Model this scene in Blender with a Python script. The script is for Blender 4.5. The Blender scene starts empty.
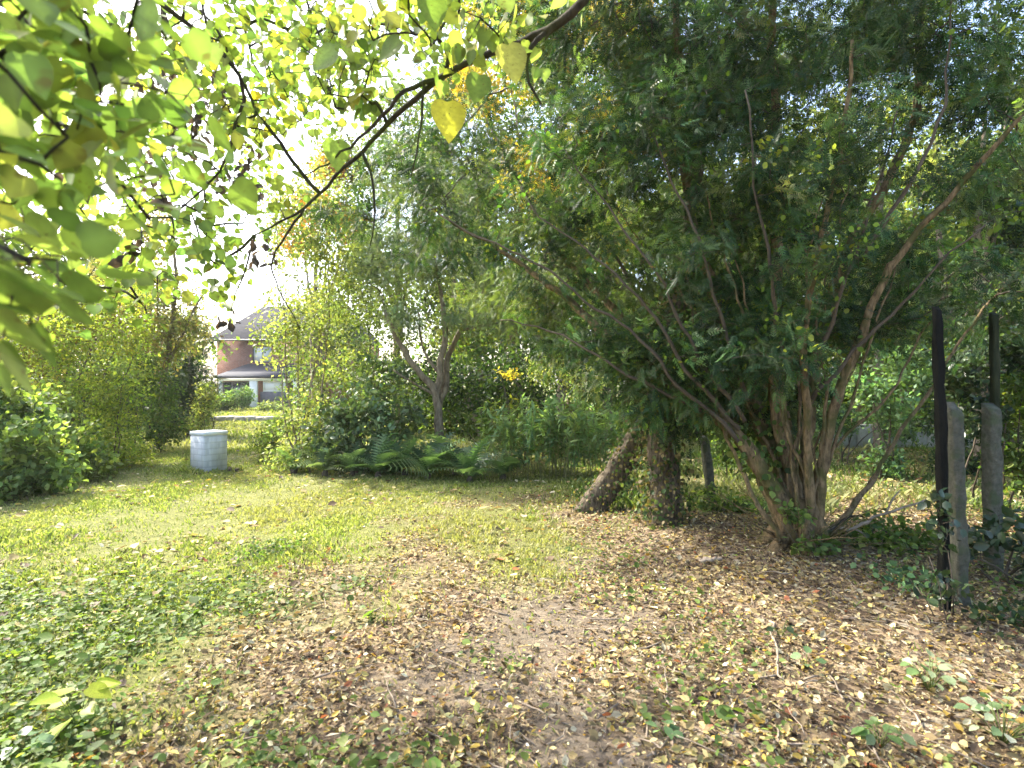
import bpy, math, random
import numpy as np
from math import radians as R

# ------------------------------------------------------------------ camera, world, sun, exposure
SC = bpy.context.scene
COL = SC.collection
CAMZ, F = 1.6, 568.0
SUN_AZ, SUN_EL = -58.0, 44.0
cam = bpy.data.cameras.new('camera'); camo = bpy.data.objects.new('camera', cam); COL.objects.link(camo)
cam.sensor_width = 36.0; cam.lens = 36.0 * F / 1024.0
cam.clip_start = 0.05; cam.clip_end = 2000
camo.location = (0, 0, CAMZ); camo.rotation_euler = (R(90), 0, 0)
SC.camera = camo
cam.dof.use_dof = True; cam.dof.focus_distance = 7.0; cam.dof.aperture_fstop = 2.8
W = bpy.data.worlds.new('World'); SC.world = W; W.use_nodes = True
nt = W.node_tree; sky = nt.nodes.new('ShaderNodeTexSky'); sky.sky_type = 'NISHITA'; sky.sun_disc = False
sky.sun_elevation = R(SUN_EL); sky.sun_rotation = R(SUN_AZ); sky.dust_density = 4.0; sky.air_density = 1.0; sky.ozone_density = 1.0
nt.nodes['Background'].inputs[1].default_value = 0.15
nt.links.new(sky.outputs[0], nt.nodes['Background'].inputs[0])
sun = bpy.data.lights.new('sun', 'SUN'); sun.energy = 3.0; sun.angle = R(0.6); sun.color = (1.0, 0.94, 0.83)
suno = bpy.data.objects.new('sun', sun); COL.objects.link(suno)
suno.rotation_euler = (R(90 - SUN_EL), 0, R(180 - SUN_AZ) + 0)
VS = SC.view_settings
VS.view_transform = 'Standard'; VS.look = 'None'; VS.gamma = 1.0; VS.use_curve_mapping = False; VS.exposure = 2.38
cy = SC.cycles
cy.max_bounces = 7; cy.diffuse_bounces = 4; cy.glossy_bounces = 2; cy.transmission_bounces = 5; cy.transparent_max_bounces = 6
cy.use_denoising = True
cy.sample_clamp_indirect = 6.0
cy.caustics_reflective = False; cy.caustics_refractive = False
SC.render.filter_size = 1.9
# sun aims away from its own place in the sky
from mathutils import Vector
_sd = Vector((math.sin(R(SUN_AZ)) * math.cos(R(SUN_EL)), math.cos(R(SUN_AZ)) * math.cos(R(SUN_EL)), math.sin(R(SUN_EL))))
suno.rotation_euler = (-_sd).to_track_quat('-Z', 'Y').to_euler()

rng = np.random.default_rng(11)

# ------------------------------------------------------------------ helpers
def nrm(a):
    return a / np.maximum(np.linalg.norm(a, axis=-1, keepdims=True), 1e-9)

def gz(x, y):
    x = np.asarray(x, float); y = np.asarray(y, float)
    near = np.clip(1 - np.hypot(x, y) / 60, 0, 1)
    z = .022 * np.sin(1.7 * x + .6 * y) + .018 * np.sin(.9 * y - 1.3 * x + 1) + .012 * np.sin(3.1 * y + .7 * x)
    z = z + .10 * np.exp(-((x - 2.6) ** 2 + (y - 5.3) ** 2) / 1.2) + .07 * np.exp(-((x - 1.5) ** 2 + (y - 6.5) ** 2) / 1.0)
    z = z - .03 * np.exp(-((x - .15) ** 2 / .25 + (y - 3.0) ** 2 / 2.0))
    return z * near

def at(px, py, d):
    return np.array([(px - 512) / F * d, d, CAMZ + (384 - py) / F * d])

def onground(px, d):
    x = (px - 512) / F * d
    return np.array([x, d, float(gz(x, d))])

class MB:
    """collects vertices and faces and links them as ONE mesh object"""
    def __init__(s): s.v = []; s.f = []; s.c = []; s.n = 0
    def add(s, v, faces, col=(1, 1, 1)):
        v = np.asarray(v, np.float32).reshape(-1, 3)
        faces = np.asarray(faces, np.int64)
        s.v.append(v); s.f.append(faces + s.n); s.n += len(v)
        c = np.asarray(col, np.float32)
        if c.ndim == 1: c = np.broadcast_to(c, (len(v), 3))
        s.c.append(c)
    def box(s, c, size, rz=0.0, col=(1, 1, 1), taper=0.0, bev=0.0):
        x, y, z = np.array(size) / 2.0
        b = min(bev, x * .5, y * .5, z * .5)
        def ring(X, Y, Z, k):
            return [(-X + k, -Y, Z), (X - k, -Y, Z), (X, -Y + k, Z), (X, Y - k, Z), (X - k, Y, Z), (-X + k, Y, Z), (-X, Y - k, Z), (-X, -Y + k, Z)]
        t = 1 - taper
        if b > 0:
            rs = [ring(x - b, y - b, -z, b), ring(x, y, -z + b, b), ring(x * t, y * t, z - b, b), ring(x * t - b, y * t - b, z, b)]
            v = np.array([p for r in rs for p in r]); f = []
            fs = []
            for k in range(3):
                for i in range(8):
                    j = (i + 1) % 8; fs.append((k * 8 + i, k * 8 + j, k * 8 + 8 + j, k * 8 + 8 + i))
            caps = [list(range(7, -1, -1)), list(range(24, 32))]
        else:
            v = np.array([(-x, -y, -z), (x, -y, -z), (x, y, -z), (-x, y, -z), (-x * t, -y * t, z), (x * t, -y * t, z), (x * t, y * t, z), (-x * t, y * t, z)])
            fs = [(0, 3, 2, 1), (4, 5, 6, 7), (0, 1, 5, 4), (1, 2, 6, 5), (2, 3, 7, 6), (3, 0, 4, 7)]; caps = []
        cs, sn = math.cos(rz), math.sin(rz)
        v = np.stack([v[:, 0] * cs - v[:, 1] * sn, v[:, 0] * sn + v[:, 1] * cs, v[:, 2]], 1) + np.array(c)
        n0 = s.n
        s.add(v, fs, col)
        for cp in caps: s.f.append(np.array([cp]) + n0)
    def tube(s, pts, rad, sides=7, col=(1, 1, 1), rough=0.0):
        pts = np.asarray(pts, float); n = len(pts)
        if n < 2: return
        rad = np.broadcast_to(np.asarray(rad, float), (n,))
        t = np.gradient(pts, axis=0); t = nrm(t)
        ref = np.array([0, 0, 1.0]) if abs(t[0, 2]) < .8 else np.array([1.0, 0, 0])
        u = nrm(np.cross(t, ref)); w = np.cross(t, u)
        a = np.linspace(0, 2 * np.pi, sides, endpoint=False)
        rr = rad[:, None, None]
        if rough > 0:
            k = 1 + rough * (np.sin(a * 3 + 1.3)[None, :, None] * .6 + rng.normal(0, .6, (n, sides, 1)))
            rr = rr * k
        v = pts[:, None] + rr * (np.cos(a)[None, :, None] * u[:, None] + np.sin(a)[None, :, None] * w[:, None])
        i = np.arange(n - 1)[:, None] * sides; j = np.arange(sides)[None]; jn = (j + 1) % sides
        f = np.stack([i + j, i + jn, i + sides + jn, i + sides + j], -1).reshape(-1, 4)
        n0 = s.n
        s.add(v.reshape(-1, 3), f, col)
        s.f.append(np.array([list(range(sides - 1, -1, -1))]) + n0)
        s.f.append(np.array([list(range((n - 1) * sides, n * sides))]) + n0)
    def build(s, name, mat, parent=None, smooth=False, more=None):
        nf = sum(len(f) for f in s.f)
        if more:
            for f in more[0].f: s.f.append(f + s.n)
            s.v += more[0].v; s.c += more[0].c; s.n += more[0].n
        me = bpy.data.meshes.new(name)
        v = np.concatenate(s.v) if s.v else np.zeros((0, 3), np.float32)
        off = np.array(parent.location, np.float32) if parent is not None and parent.parent is None else np.zeros(3, np.float32)
        if parent is not None and parent.parent is not None: off = np.array(parent.parent.location, np.float32) + np.array(parent.location, np.float32)
        me.vertices.add(len(v)); me.vertices.foreach_set('co', (v - off).ravel())
        tot = np.concatenate([np.full(len(f), f.shape[1], np.int32) for f in s.f])
        lv = np.concatenate([f.ravel() for f in s.f]).astype(np.int32)
        st = np.concatenate([[0], np.cumsum(tot)[:-1]]).astype(np.int32)
        me.loops.add(len(lv)); me.loops.foreach_set('vertex_index', lv)
        me.polygons.add(len(tot)); me.polygons.foreach_set('loop_start', st); me.polygons.foreach_set('loop_total', tot)
        if smooth: me.polygons.foreach_set('use_smooth', np.ones(len(tot), bool))
        me.update(calc_edges=True)
        c = np.concatenate(s.c); c = np.concatenate([c, np.ones((len(c), 1), np.float32)], 1)
        ca = me.color_attributes.new('tint', 'FLOAT_COLOR', 'POINT'); ca.data.foreach_set('color', c.astype(np.float32).ravel())
        me.materials.append(mat)
        if more:
            me.materials.append(more[1]); mi = np.zeros(len(tot), np.int32); mi[nf:] = 1; me.polygons.foreach_set('material_index', mi)
        o = bpy.data.objects.new(name, me); COL.objects.link(o)
        if parent is not None: o.parent = parent
        return o

def tag(o, label=None, cat=None, group=None, kind=None):
    if label: o['label'] = label
    if cat: o['category'] = cat
    if group: o['group'] = group
    if kind: o['kind'] = kind
    return o

def thing(name, loc, label, cat, group=None):
    o = bpy.data.objects.new(name, None); COL.objects.link(o); o.location = loc; o.empty_display_size = .2
    return tag(o, label, cat, group)

# ------------------------------------------------------------------ materials
def newmat(name):
    m = bpy.data.materials.new(name); m.use_nodes = True
    t = m.node_tree; return m, t, t.nodes['Principled BSDF'], t.nodes['Material Output']

def leafmat(name, trans=.4, rough=.5, boost=(1.5, 1.5, .7), spec=.4):
    m, t, p, out = newmat(name)
    a = t.nodes.new('ShaderNodeAttribute'); a.attribute_name = 'tint'
    n = t.nodes.new('ShaderNodeTexNoise'); n.inputs['Scale'].default_value = 40; n.inputs['Detail'].default_value = 3
    mr = t.nodes.new('ShaderNodeMapRange'); mr.inputs[3].default_value = .6; mr.inputs[4].default_value = 1.35
    mx = t.nodes.new('ShaderNodeMix'); mx.data_type = 'RGBA'; mx.blend_type = 'MULTIPLY'; mx.inputs[0].default_value = 1
    t.links.new(n.outputs['Fac'], mr.inputs[0]); t.links.new(a.outputs['Color'], mx.inputs[6]); t.links.new(mr.outputs[0], mx.inputs[7])
    n3 = t.nodes.new('ShaderNodeTexNoise'); n3.inputs['Scale'].default_value = 75; n3.inputs['Detail'].default_value = 2
    m3 = t.nodes.new('ShaderNodeMapRange'); m3.inputs[1].default_value = .64; m3.inputs[2].default_value = .70; m3.inputs[4].default_value = .7; t.links.new(n3.outputs['Fac'], m3.inputs[0])
    mz = t.nodes.new('ShaderNodeMix'); mz.data_type = 'RGBA'; mz.inputs[7].default_value = (.12, .075, .03, 1); t.links.new(m3.outputs[0], mz.inputs[0]); t.links.new(mx.outputs[2], mz.inputs[6]); mx = mz
    t.links.new(mx.outputs[2], p.inputs['Base Color'])
    p.inputs['Roughness'].default_value = rough; p.inputs['Specular IOR Level'].default_value = spec
    if trans > 0:
        b = t.nodes.new('ShaderNodeMix'); b.data_type = 'RGBA'; b.blend_type = 'MULTIPLY'; b.inputs[0].default_value = 1; b.clamp_result = False
        t.links.new(mx.outputs[2], b.inputs[6]); b.inputs[7].default_value = (*boost, 1)
        tr = t.nodes.new('ShaderNodeBsdfTranslucent'); t.links.new(b.outputs[2], tr.inputs['Color'])
        ms = t.nodes.new('ShaderNodeMixShader'); ms.inputs[0].default_value = trans
        t.links.new(p.outputs[0], ms.inputs[1]); t.links.new(tr.outputs[0], ms.inputs[2]); t.links.new(ms.outputs[0], out.inputs[0])
    return m

def barkmat(name, c1, c2, scale=14, bump=.6, moss=None):
    m, t, p, out = newmat(name)
    tc = t.nodes.new('ShaderNodeTexCoord'); mp = t.nodes.new('ShaderNodeMapping'); mp.inputs['Scale'].default_value = (1, 1, .28)
    t.links.new(tc.outputs['Object'], mp.inputs[0])
    n = t.nodes.new('ShaderNodeTexNoise'); n.inputs['Scale'].default_value = scale; n.inputs['Detail'].default_value = 8; n.inputs['Roughness'].default_value = .7
    t.links.new(mp.outputs[0], n.inputs['Vector'])
    cr = t.nodes.new('ShaderNodeValToRGB'); cr.color_ramp.elements[0].color = (*c1, 1); cr.color_ramp.elements[1].color = (*c2, 1)
    cr.color_ramp.elements[0].position = .32; cr.color_ramp.elements[1].position = .68
    t.links.new(n.outputs['Fac'], cr.inputs[0]); last = cr.outputs[0]
    if moss:
        n2 = t.nodes.new('ShaderNodeTexNoise'); n2.inputs['Scale'].default_value = 5; n2.inputs['Detail'].default_value = 5
        t.links.new(tc.outputs['Object'], n2.inputs['Vector'])
        mr = t.nodes.new('ShaderNodeMapRange'); mr.inputs[1].default_value = .48; mr.inputs[2].default_value = .62
        t.links.new(n2.outputs['Fac'], mr.inputs[0])
        mx = t.nodes.new('ShaderNodeMix'); mx.data_type = 'RGBA'; t.links.new(mr.outputs[0], mx.inputs[0]); t.links.new(last, mx.inputs[6]); mx.inputs[7].default_value = (*moss, 1)
        last = mx.outputs[2]
    t.links.new(last, p.inputs['Base Color'])
    b = t.nodes.new('ShaderNodeBump'); b.inputs['Strength'].default_value = bump; b.inputs['Distance'].default_value = .03
    t.links.new(n.outputs['Fac'], b.inputs['Height']); t.links.new(b.outputs[0], p.inputs['Normal'])
    p.inputs['Roughness'].default_value = .9; p.inputs['Specular IOR Level'].default_value = .12
    return m

def noisemat(name, c1, c2, scale=8, rough=.8, bump=.25, detail=8, stain=None):
    m, t, p, out = newmat(name)
    tc = t.nodes.new('ShaderNodeTexCoord')
    n = t.nodes.new('ShaderNodeTexNoise'); n.inputs['Scale'].default_value = scale; n.inputs['Detail'].default_value = detail; n.inputs['Roughness'].default_value = .68
    t.links.new(tc.outputs['Object'], n.inputs['Vector'])
    cr = t.nodes.new('ShaderNodeValToRGB'); cr.color_ramp.elements[0].color = (*c1, 1); cr.color_ramp.elements[1].color = (*c2, 1)
    cr.color_ramp.elements[0].position = .3; cr.color_ramp.elements[1].position = .7
    t.links.new(n.outputs['Fac'], cr.inputs[0]); last = cr.outputs[0]
    if stain:
        n2 = t.nodes.new('ShaderNodeTexNoise'); n2.inputs['Scale'].default_value = scale * .4; n2.inputs['Detail'].default_value = 6
        t.links.new(tc.outputs['Object'], n2.inputs['Vector'])
        mr = t.nodes.new('ShaderNodeMapRange'); mr.inputs[1].default_value = .5; mr.inputs[2].default_value = .66; mr.inputs[4].default_value = .75
        t.links.new(n2.outputs['Fac'], mr.inputs[0])
        mx = t.nodes.new('ShaderNodeMix'); mx.data_type = 'RGBA'; t.links.new(mr.outputs[0], mx.inputs[0]); t.links.new(last, mx.inputs[6]); mx.inputs[7].default_value = (*stain, 1)
        last = mx.outputs[2]
    t.links.new(last, p.inputs['Base Color'])
    b = t.nodes.new('ShaderNodeBump'); b.inputs['Strength'].default_value = bump; b.inputs['Distance'].default_value = .02
    t.links.new(n.outputs['Fac'], b.inputs['Height']); t.links.new(b.outputs[0], p.inputs['Normal'])
    p.inputs['Roughness'].default_value = rough
    return m

def brickmat(name, c1, c2, mortar, scale, bw=.5, rh=.25, ms=.02, bump=.5, rough=.85, coords='Object', rot=(0, 0, 0)):
    m, t, p, out = newmat(name)
    tc = t.nodes.new('ShaderNodeTexCoord'); mp = t.nodes.new('ShaderNodeMapping'); mp.inputs['Rotation'].default_value = rot
    b = t.nodes.new('ShaderNodeTexBrick'); b.inputs['Scale'].default_value = scale
    b.inputs['Color1'].default_value = (*c1, 1); b.inputs['Color2'].default_value = (*c2, 1); b.inputs['Mortar'].default_value = (*mortar, 1)
    b.inputs['Mortar Size'].default_value = ms; b.inputs['Brick Width'].default_value = bw; b.inputs['Row Height'].default_value = rh
    t.links.new(tc.outputs[coords], mp.inputs[0]); t.links.new(mp.outputs[0], b.inputs['Vector'])
    n = t.nodes.new('ShaderNodeTexNoise'); n.inputs['Scale'].default_value = 6; n.inputs['Detail'].default_value = 6
    t.links.new(tc.outputs['Object'], n.inputs['Vector'])
    mr = t.nodes.new('ShaderNodeMapRange'); mr.inputs[3].default_value = .75; mr.inputs[4].default_value = 1.2; t.links.new(n.outputs['Fac'], mr.inputs[0])
    mx = t.nodes.new('ShaderNodeMix'); mx.data_type = 'RGBA'; mx.blend_type = 'MULTIPLY'; mx.inputs[0].default_value = 1
    t.links.new(b.outputs['Color'], mx.inputs[6]); t.links.new(mr.outputs[0], mx.inputs[7]); t.links.new(mx.outputs[2], p.inputs['Base Color'])
    bp = t.nodes.new('ShaderNodeBump'); bp.inputs['Strength'].default_value = bump; bp.inputs['Distance'].default_value = .02; bp.invert = True; p.inputs['Specular IOR Level'].default_value = .05
    t.links.new(b.outputs['Fac'], bp.inputs['Height']); t.links.new(bp.outputs[0], p.inputs['Normal'])
    p.inputs['Roughness'].default_value = rough; p.inputs['Specular IOR Level'].default_value = .12
    return m

M = {}
M['leaf'] = leafmat('broad leaf', .45, .55, (1.5, 1.55, .55), .2)
M['lime'] = leafmat('thin lime leaf', .5, .5, (1.3, 1.42, .62), .3)
M['needle'] = leafmat('evergreen needles', .3, .5, (1.5, 1.6, .55), .25)
M['gloss'] = leafmat('glossy leaf', .25, .38, (1.5, 1.6, .6), .45)
M['grass'] = leafmat('grass blade', .4, .55, (1.4, 1.5, .6), .3)
M['dry'] = leafmat('dry leaf', .22, .65, (1.4, 1.2, .8), .25)
M['fern'] = leafmat('fern frond', .4, .5, (1.4, 1.5, .6), .35)
M['bark_yew'] = barkmat('reddish flaking bark', (.03, .023, .014), (.33, .235, .125), 26, 1.0, (.09, .085, .03))
M['bark_grey'] = barkmat('grey brown bark', (.08, .062, .045), (.33, .27, .195), 20, .9)
M['bark_shaggy'] = barkmat('shaggy brown bark', (.03, .024, .017), (.21, .17, .12), 34, 1.0)
M['bark_dark'] = barkmat('dark mossy bark', (.014, .012, .009), (.06, .05, .035), 18, .7, (.05, .06, .018))
M['twig'] = noisemat('twig', (.035, .026, .018), (.11, .085, .055), 20, .85, .2)
M['stick'] = noisemat('dead wood', (.12, .09, .06), (.32, .26, .19), 20, .85, .3)
M['concrete'] = noisemat('weathered concrete', (.035, .038, .024), (.115, .112, .082), 26, .95, 1.0, 10, (.045, .065, .024))
M['black_timber'] = barkmat('tarred timber', (.003, .0035, .003), (.012, .0125, .010), 20, .8)
M['green_timber'] = barkmat('algae covered timber', (.01, .014, .008), (.035, .042, .02), 20, .5)

# ------------------------------------------------------------------ ground
def frac_noise(x, y, s=1.0, seed=0):
    r = np.random.default_rng(seed); out = 0; amp = 1; tot = 0
    for k in range(5):
        for q in range(3):
            a = r.uniform(0, 6.28); f = s * (1.9 ** k) * r.uniform(.8, 1.2); ph = r.uniform(0, 6.28)
            out = out + amp * np.sin(f * (x * math.cos(a) + y * math.sin(a)) + ph + 1.2 * np.sin(.6 * f * (y * math.cos(a) - x * math.sin(a)) + ph * 2))
        tot += amp * 1.7; amp *= .62
    return out / tot

BL = np.array([(2.0, -2.9), (2.55, -2.3), (3.4, -1.75), (4.9, -1.0), (6.2, -.45), (7.4, .1), (8.5, .9), (9.5, 2.2), (14, 6)])
def litter_w(x, y):
    """1 where dead leaves cover the soil, 0 on the lawn"""
    edge = np.interp(y, BL[:, 0], BL[:, 1]) + .38 + .28 * np.clip((4.6 - y) / 1.5, 0, 1)
    w = np.clip((x - edge) / (.9 + .13 * y) + .5 + 1.1 * frac_noise(x, y, 1.9, 3), 0, 1)
    g = np.clip((y - 7.6) / 1.2, 0, 1) * np.clip((x - .8), 0, 1)
    return w * (1 - .65 * g) * np.clip((15 - y) / 2, 0, 1)
def bare_w(x, y):
    cx = np.interp(y, [2, 3, 4, 5.2], [.2, .1, .25, .5])
    return np.clip(1.25 - np.abs(x - cx) / (.34 + .06 * y) - np.clip(y - 3.5, 0, 3) * .5 + 1.0 * frac_noise(x, y, 3.4, 8), 0, .8)

def axis(parts):
    return np.unique(np.concatenate([np.arange(a, b, s) for a, b, s in parts]))
gx = axis([(-600, -40, 40), (-40, -12, 1.0), (-12, 9, .09), (9, 40, 1.0), (40, 640, 40)])
gy = axis([(-60, -4, 8), (-4, 1.5, .5), (1.5, 13, .09), (13, 50, .8), (50, 900, 50)])
GX, GY = np.meshgrid(gx, gy)
GZ = gz(GX, GY) + np.where((np.abs(GX) < 12) & (GY < 13), .008 * frac_noise(GX, GY, 9, 21) + .006 * frac_noise(GX, GY, 22, 22), 0)
mb = MB()
nx, ny = len(gx), len(gy)
ii = (np.arange(ny - 1)[:, None] * nx + np.arange(nx - 1)[None]).ravel()
lw = litter_w(GX, GY); bw = bare_w(GX, GY)
cmask = np.stack([lw, bw, np.zeros_like(lw)], -1).reshape(-1, 3)
mb.add(np.stack([GX, GY, GZ], -1).reshape(-1, 3), np.stack([ii, ii + 1, ii + nx + 1, ii + nx], 1), cmask)
m, t, p, out = newmat('garden ground')
a = t.nodes.new('ShaderNodeAttribute'); a.attribute_name = 'tint'
sep = t.nodes.new('ShaderNodeSeparateColor'); t.links.new(a.outputs['Color'], sep.inputs[0])
tc = t.nodes.new('ShaderNodeTexCoord')
def nz(s, d=8):
    n = t.nodes.new('ShaderNodeTexNoise'); n.inputs['Scale'].default_value = s; n.inputs['Detail'].default_value = d; n.inputs['Roughness'].default_value = .72
    t.links.new(tc.outputs['Object'], n.inputs['Vector']); return n.outputs['Fac']
def ramp(src, *stops):
    r = t.nodes.new('ShaderNodeValToRGB'); e = r.color_ramp.elements
    while len(e) < len(stops): e.new(.5)
    for q, (ps, c) in zip(e, stops): q.position = ps; q.color = (*c, 1)
    t.links.new(src, r.inputs[0]); return r.outputs[0]
def mix(f, c1, c2):
    q = t.nodes.new('ShaderNodeMix'); q.data_type = 'RGBA'
    t.links.new(f, q.inputs[0]); t.links.new(c1, q.inputs[6]); t.links.new(c2, q.inputs[7]); return q.outputs[2]
n_big, n_mid, n_fine = nz(1.1), nz(7), nz(60)
gcol = mix(n_big, ramp(n_mid, (.3, (.11, .13, .035)), (.7, (.21, .22, .065))), ramp(n_mid, (.3, (.12, .125, .042)), (.7, (.22, .215, .08))))
vo = t.nodes.new('ShaderNodeTexVoronoi'); vo.inputs['Scale'].default_value = 26; t.links.new(tc.outputs['Object'], vo.inputs['Vector'])
sv = t.nodes.new('ShaderNodeSeparateColor'); t.links.new(vo.outputs['Color'], sv.inputs[0])
lcol = ramp(sv.outputs[0], (0, (.06, .042, .028)), (.35, (.14, .10, .066)), (.6, (.24, .175, .11)), (.85, (.30, .23, .13)), (1, (.38, .33, .24)))
scol = ramp(n_mid, (.3, (.125, .10, .072)), (.7, (.235, .195, .145)))
c1 = mix(sep.outputs[0], gcol, lcol); c2 = mix(sep.outputs[1], c1, scol)
t.links.new(c2, p.inputs['Base Color']); p.inputs['Roughness'].default_value = .95; p.inputs['Specular IOR Level'].default_value = .15
bp = t.nodes.new('ShaderNodeBump'); bp.inputs['Strength'].default_value = .9; bp.inputs['Distance'].default_value = .03
t.links.new(n_fine, bp.inputs['Height']); t.links.new(bp.outputs[0], p.inputs['Normal'])
g = mb.build('ground', m, smooth=True); tag(g, 'lawn running into leaf strewn bare earth under the trees', 'ground', kind='structure')

# ------------------------------------------------------------------ leaf shapes: rows of (along, across, off the blade), faces
def T(v, f): return np.array(v, float), np.array(f)
BROAD = T([(0, 0, 0), (.22, .30, .05), (.6, .33, .04), (1, 0, -.10), (.6, -.33, .04), (.22, -.30, .05), (.4, 0, -.05)], [(0, 6, 3, 2, 1), (0, 5, 4, 3, 6)])
SMALL = T([(0, 0, 0), (.45, .28, .04), (1, 0, -.06), (.45, -.28, .04)], [(0, 3, 2, 1)])
CURL = T([(0, 0, .02), (.18, .26, .14), (.55, .34, .20), (1, .06, .12), (.62, -.30, .10), (.25, -.24, .16), (.42, 0, -.02)], [(0, 6, 3, 2, 1), (0, 5, 4, 3, 6)])
NARROW = T([(0, 0, 0), (.4, .12, .03), (1, 0, -.12), (.4, -.12, .03)], [(0, 3, 2, 1)])
_o = [(0, 0), (-.06, .16), (.0, .33), (.16, .45), (.36, .46), (.58, .36), (.78, .2), (1.0, 0)]
_vv = [(u, w, .10 * abs(w) - .16 * u * u) for u, w in _o] + [(u, -w, .10 * abs(w) - .16 * u * u) for u, w in _o[1:-1]] + [(.3, 0, -.05), (.62, 0, -.09)]
# ids: 0..7 left rim, 8..13 right rim, 14,15 midrib
HEART = T(_vv, [(0, 14, 2, 1), (14, 4, 3, 2), (14, 15, 5, 4), (15, 7, 6, 5), (0, 8, 9, 14), (14, 9, 10, 11), (14, 11, 12, 15), (15, 12, 13, 7)])
HSH = np.ones(14); HSH[[0, 7, 12 + 1]] = 1.15
HSH = np.concatenate([np.full(8, .92), np.full(6, .92), [1.3, 1.25]]); HSH[[0, 7]] = 1.2
def _spray(n=7, lw=.045, ll=.30):
    v, f = [], []
    for k in range(n):
        u = .06 + .86 * k / n; l = ll * (1 - .55 * k / n); w = -.22 * u * u
        for sgn in (1, -1):
            b = len(v)
            v += [(u, 0, w), (u + .05 + l * .40, sgn * l * .40, w - .04), (u + l * .8, sgn * l, w - .10), (u - .01 + l * .2, sgn * l * .45, w - .03)]
            f.append((b, b + 1, b + 2, b + 3))
    b = len(v); v += [(0, lw * .4, 0), (0, -lw * .4, 0), (1, -.02, -.24), (1, .02, -.24)]; f.append((b, b + 1, b + 2, b + 3))
    return T(v, f)
SPRAY = _spray(5, .05, .26)
def _frond(n=13):
    v, f = [], []
    for k in range(n):
        u = .10 + .88 * k / n; l = .26 * math.sin(math.pi * (.18 + .80 * k / n)) + .015; w = .34 * u - .62 * u * u
        for sgn in (1, -1):
            b = len(v)
            v += [(u - .022, 0, w), (u + .03, sgn * l * .5, w + .01), (u + .07, sgn * l, w - .05), (u + .035, 0, w), (u + .062, sgn * l * .5, w + .004)]
            f.append((b, b + 1, b + 2, b + 4, b + 3))
    return T(v, f)
FROND = _frond()
def _pinnate(n=5):
    v, f = [], []
    for k in range(n):
        u = .2 + .7 * k / n; w = -.2 * u * u
        for sgn in (1, -1):
            b = len(v); v += [(u, 0, w), (u + .16, sgn * .16, w + .02), (u + .2, sgn * .36, w - .05), (u + .04, sgn * .2, w)]; f.append((b, b + 1, b + 2, b + 3))
    return T(v, f)
PINNATE = _pinnate()

def leaves(mb, P, D, N, L, tint, tmpl, wide=1.0):
    tv, tf = tmpl
    D = nrm(D); N = nrm(N - (N * D).sum(1, keepdims=True) * D); S = np.cross(N, D)
    L = np.asarray(L, float)[:, None, None]
    v = P[:, None] + L * (tv[None, :, 0:1] * D[:, None] + wide * tv[None, :, 1:2] * S[:, None] + tv[None, :, 2:3] * N[:, None])
    tint = np.repeat(np.asarray(tint)[:, None], len(tv), 1)
    if tmpl is HEART: tint = tint * HSH[None, :, None]
    f = (tf[None] + (np.arange(len(P)) * len(tv))[:, None, None]).reshape(-1, tf.shape[1])
    mb.add(v.reshape(-1, 3), f, tint.reshape(-1, 3))

def pal(cols, weights, n, r):
    c = np.array(cols, float); w = np.array(weights, float)
    i = r.choice(len(c), n, p=w / w.sum()); return c[i]

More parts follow.
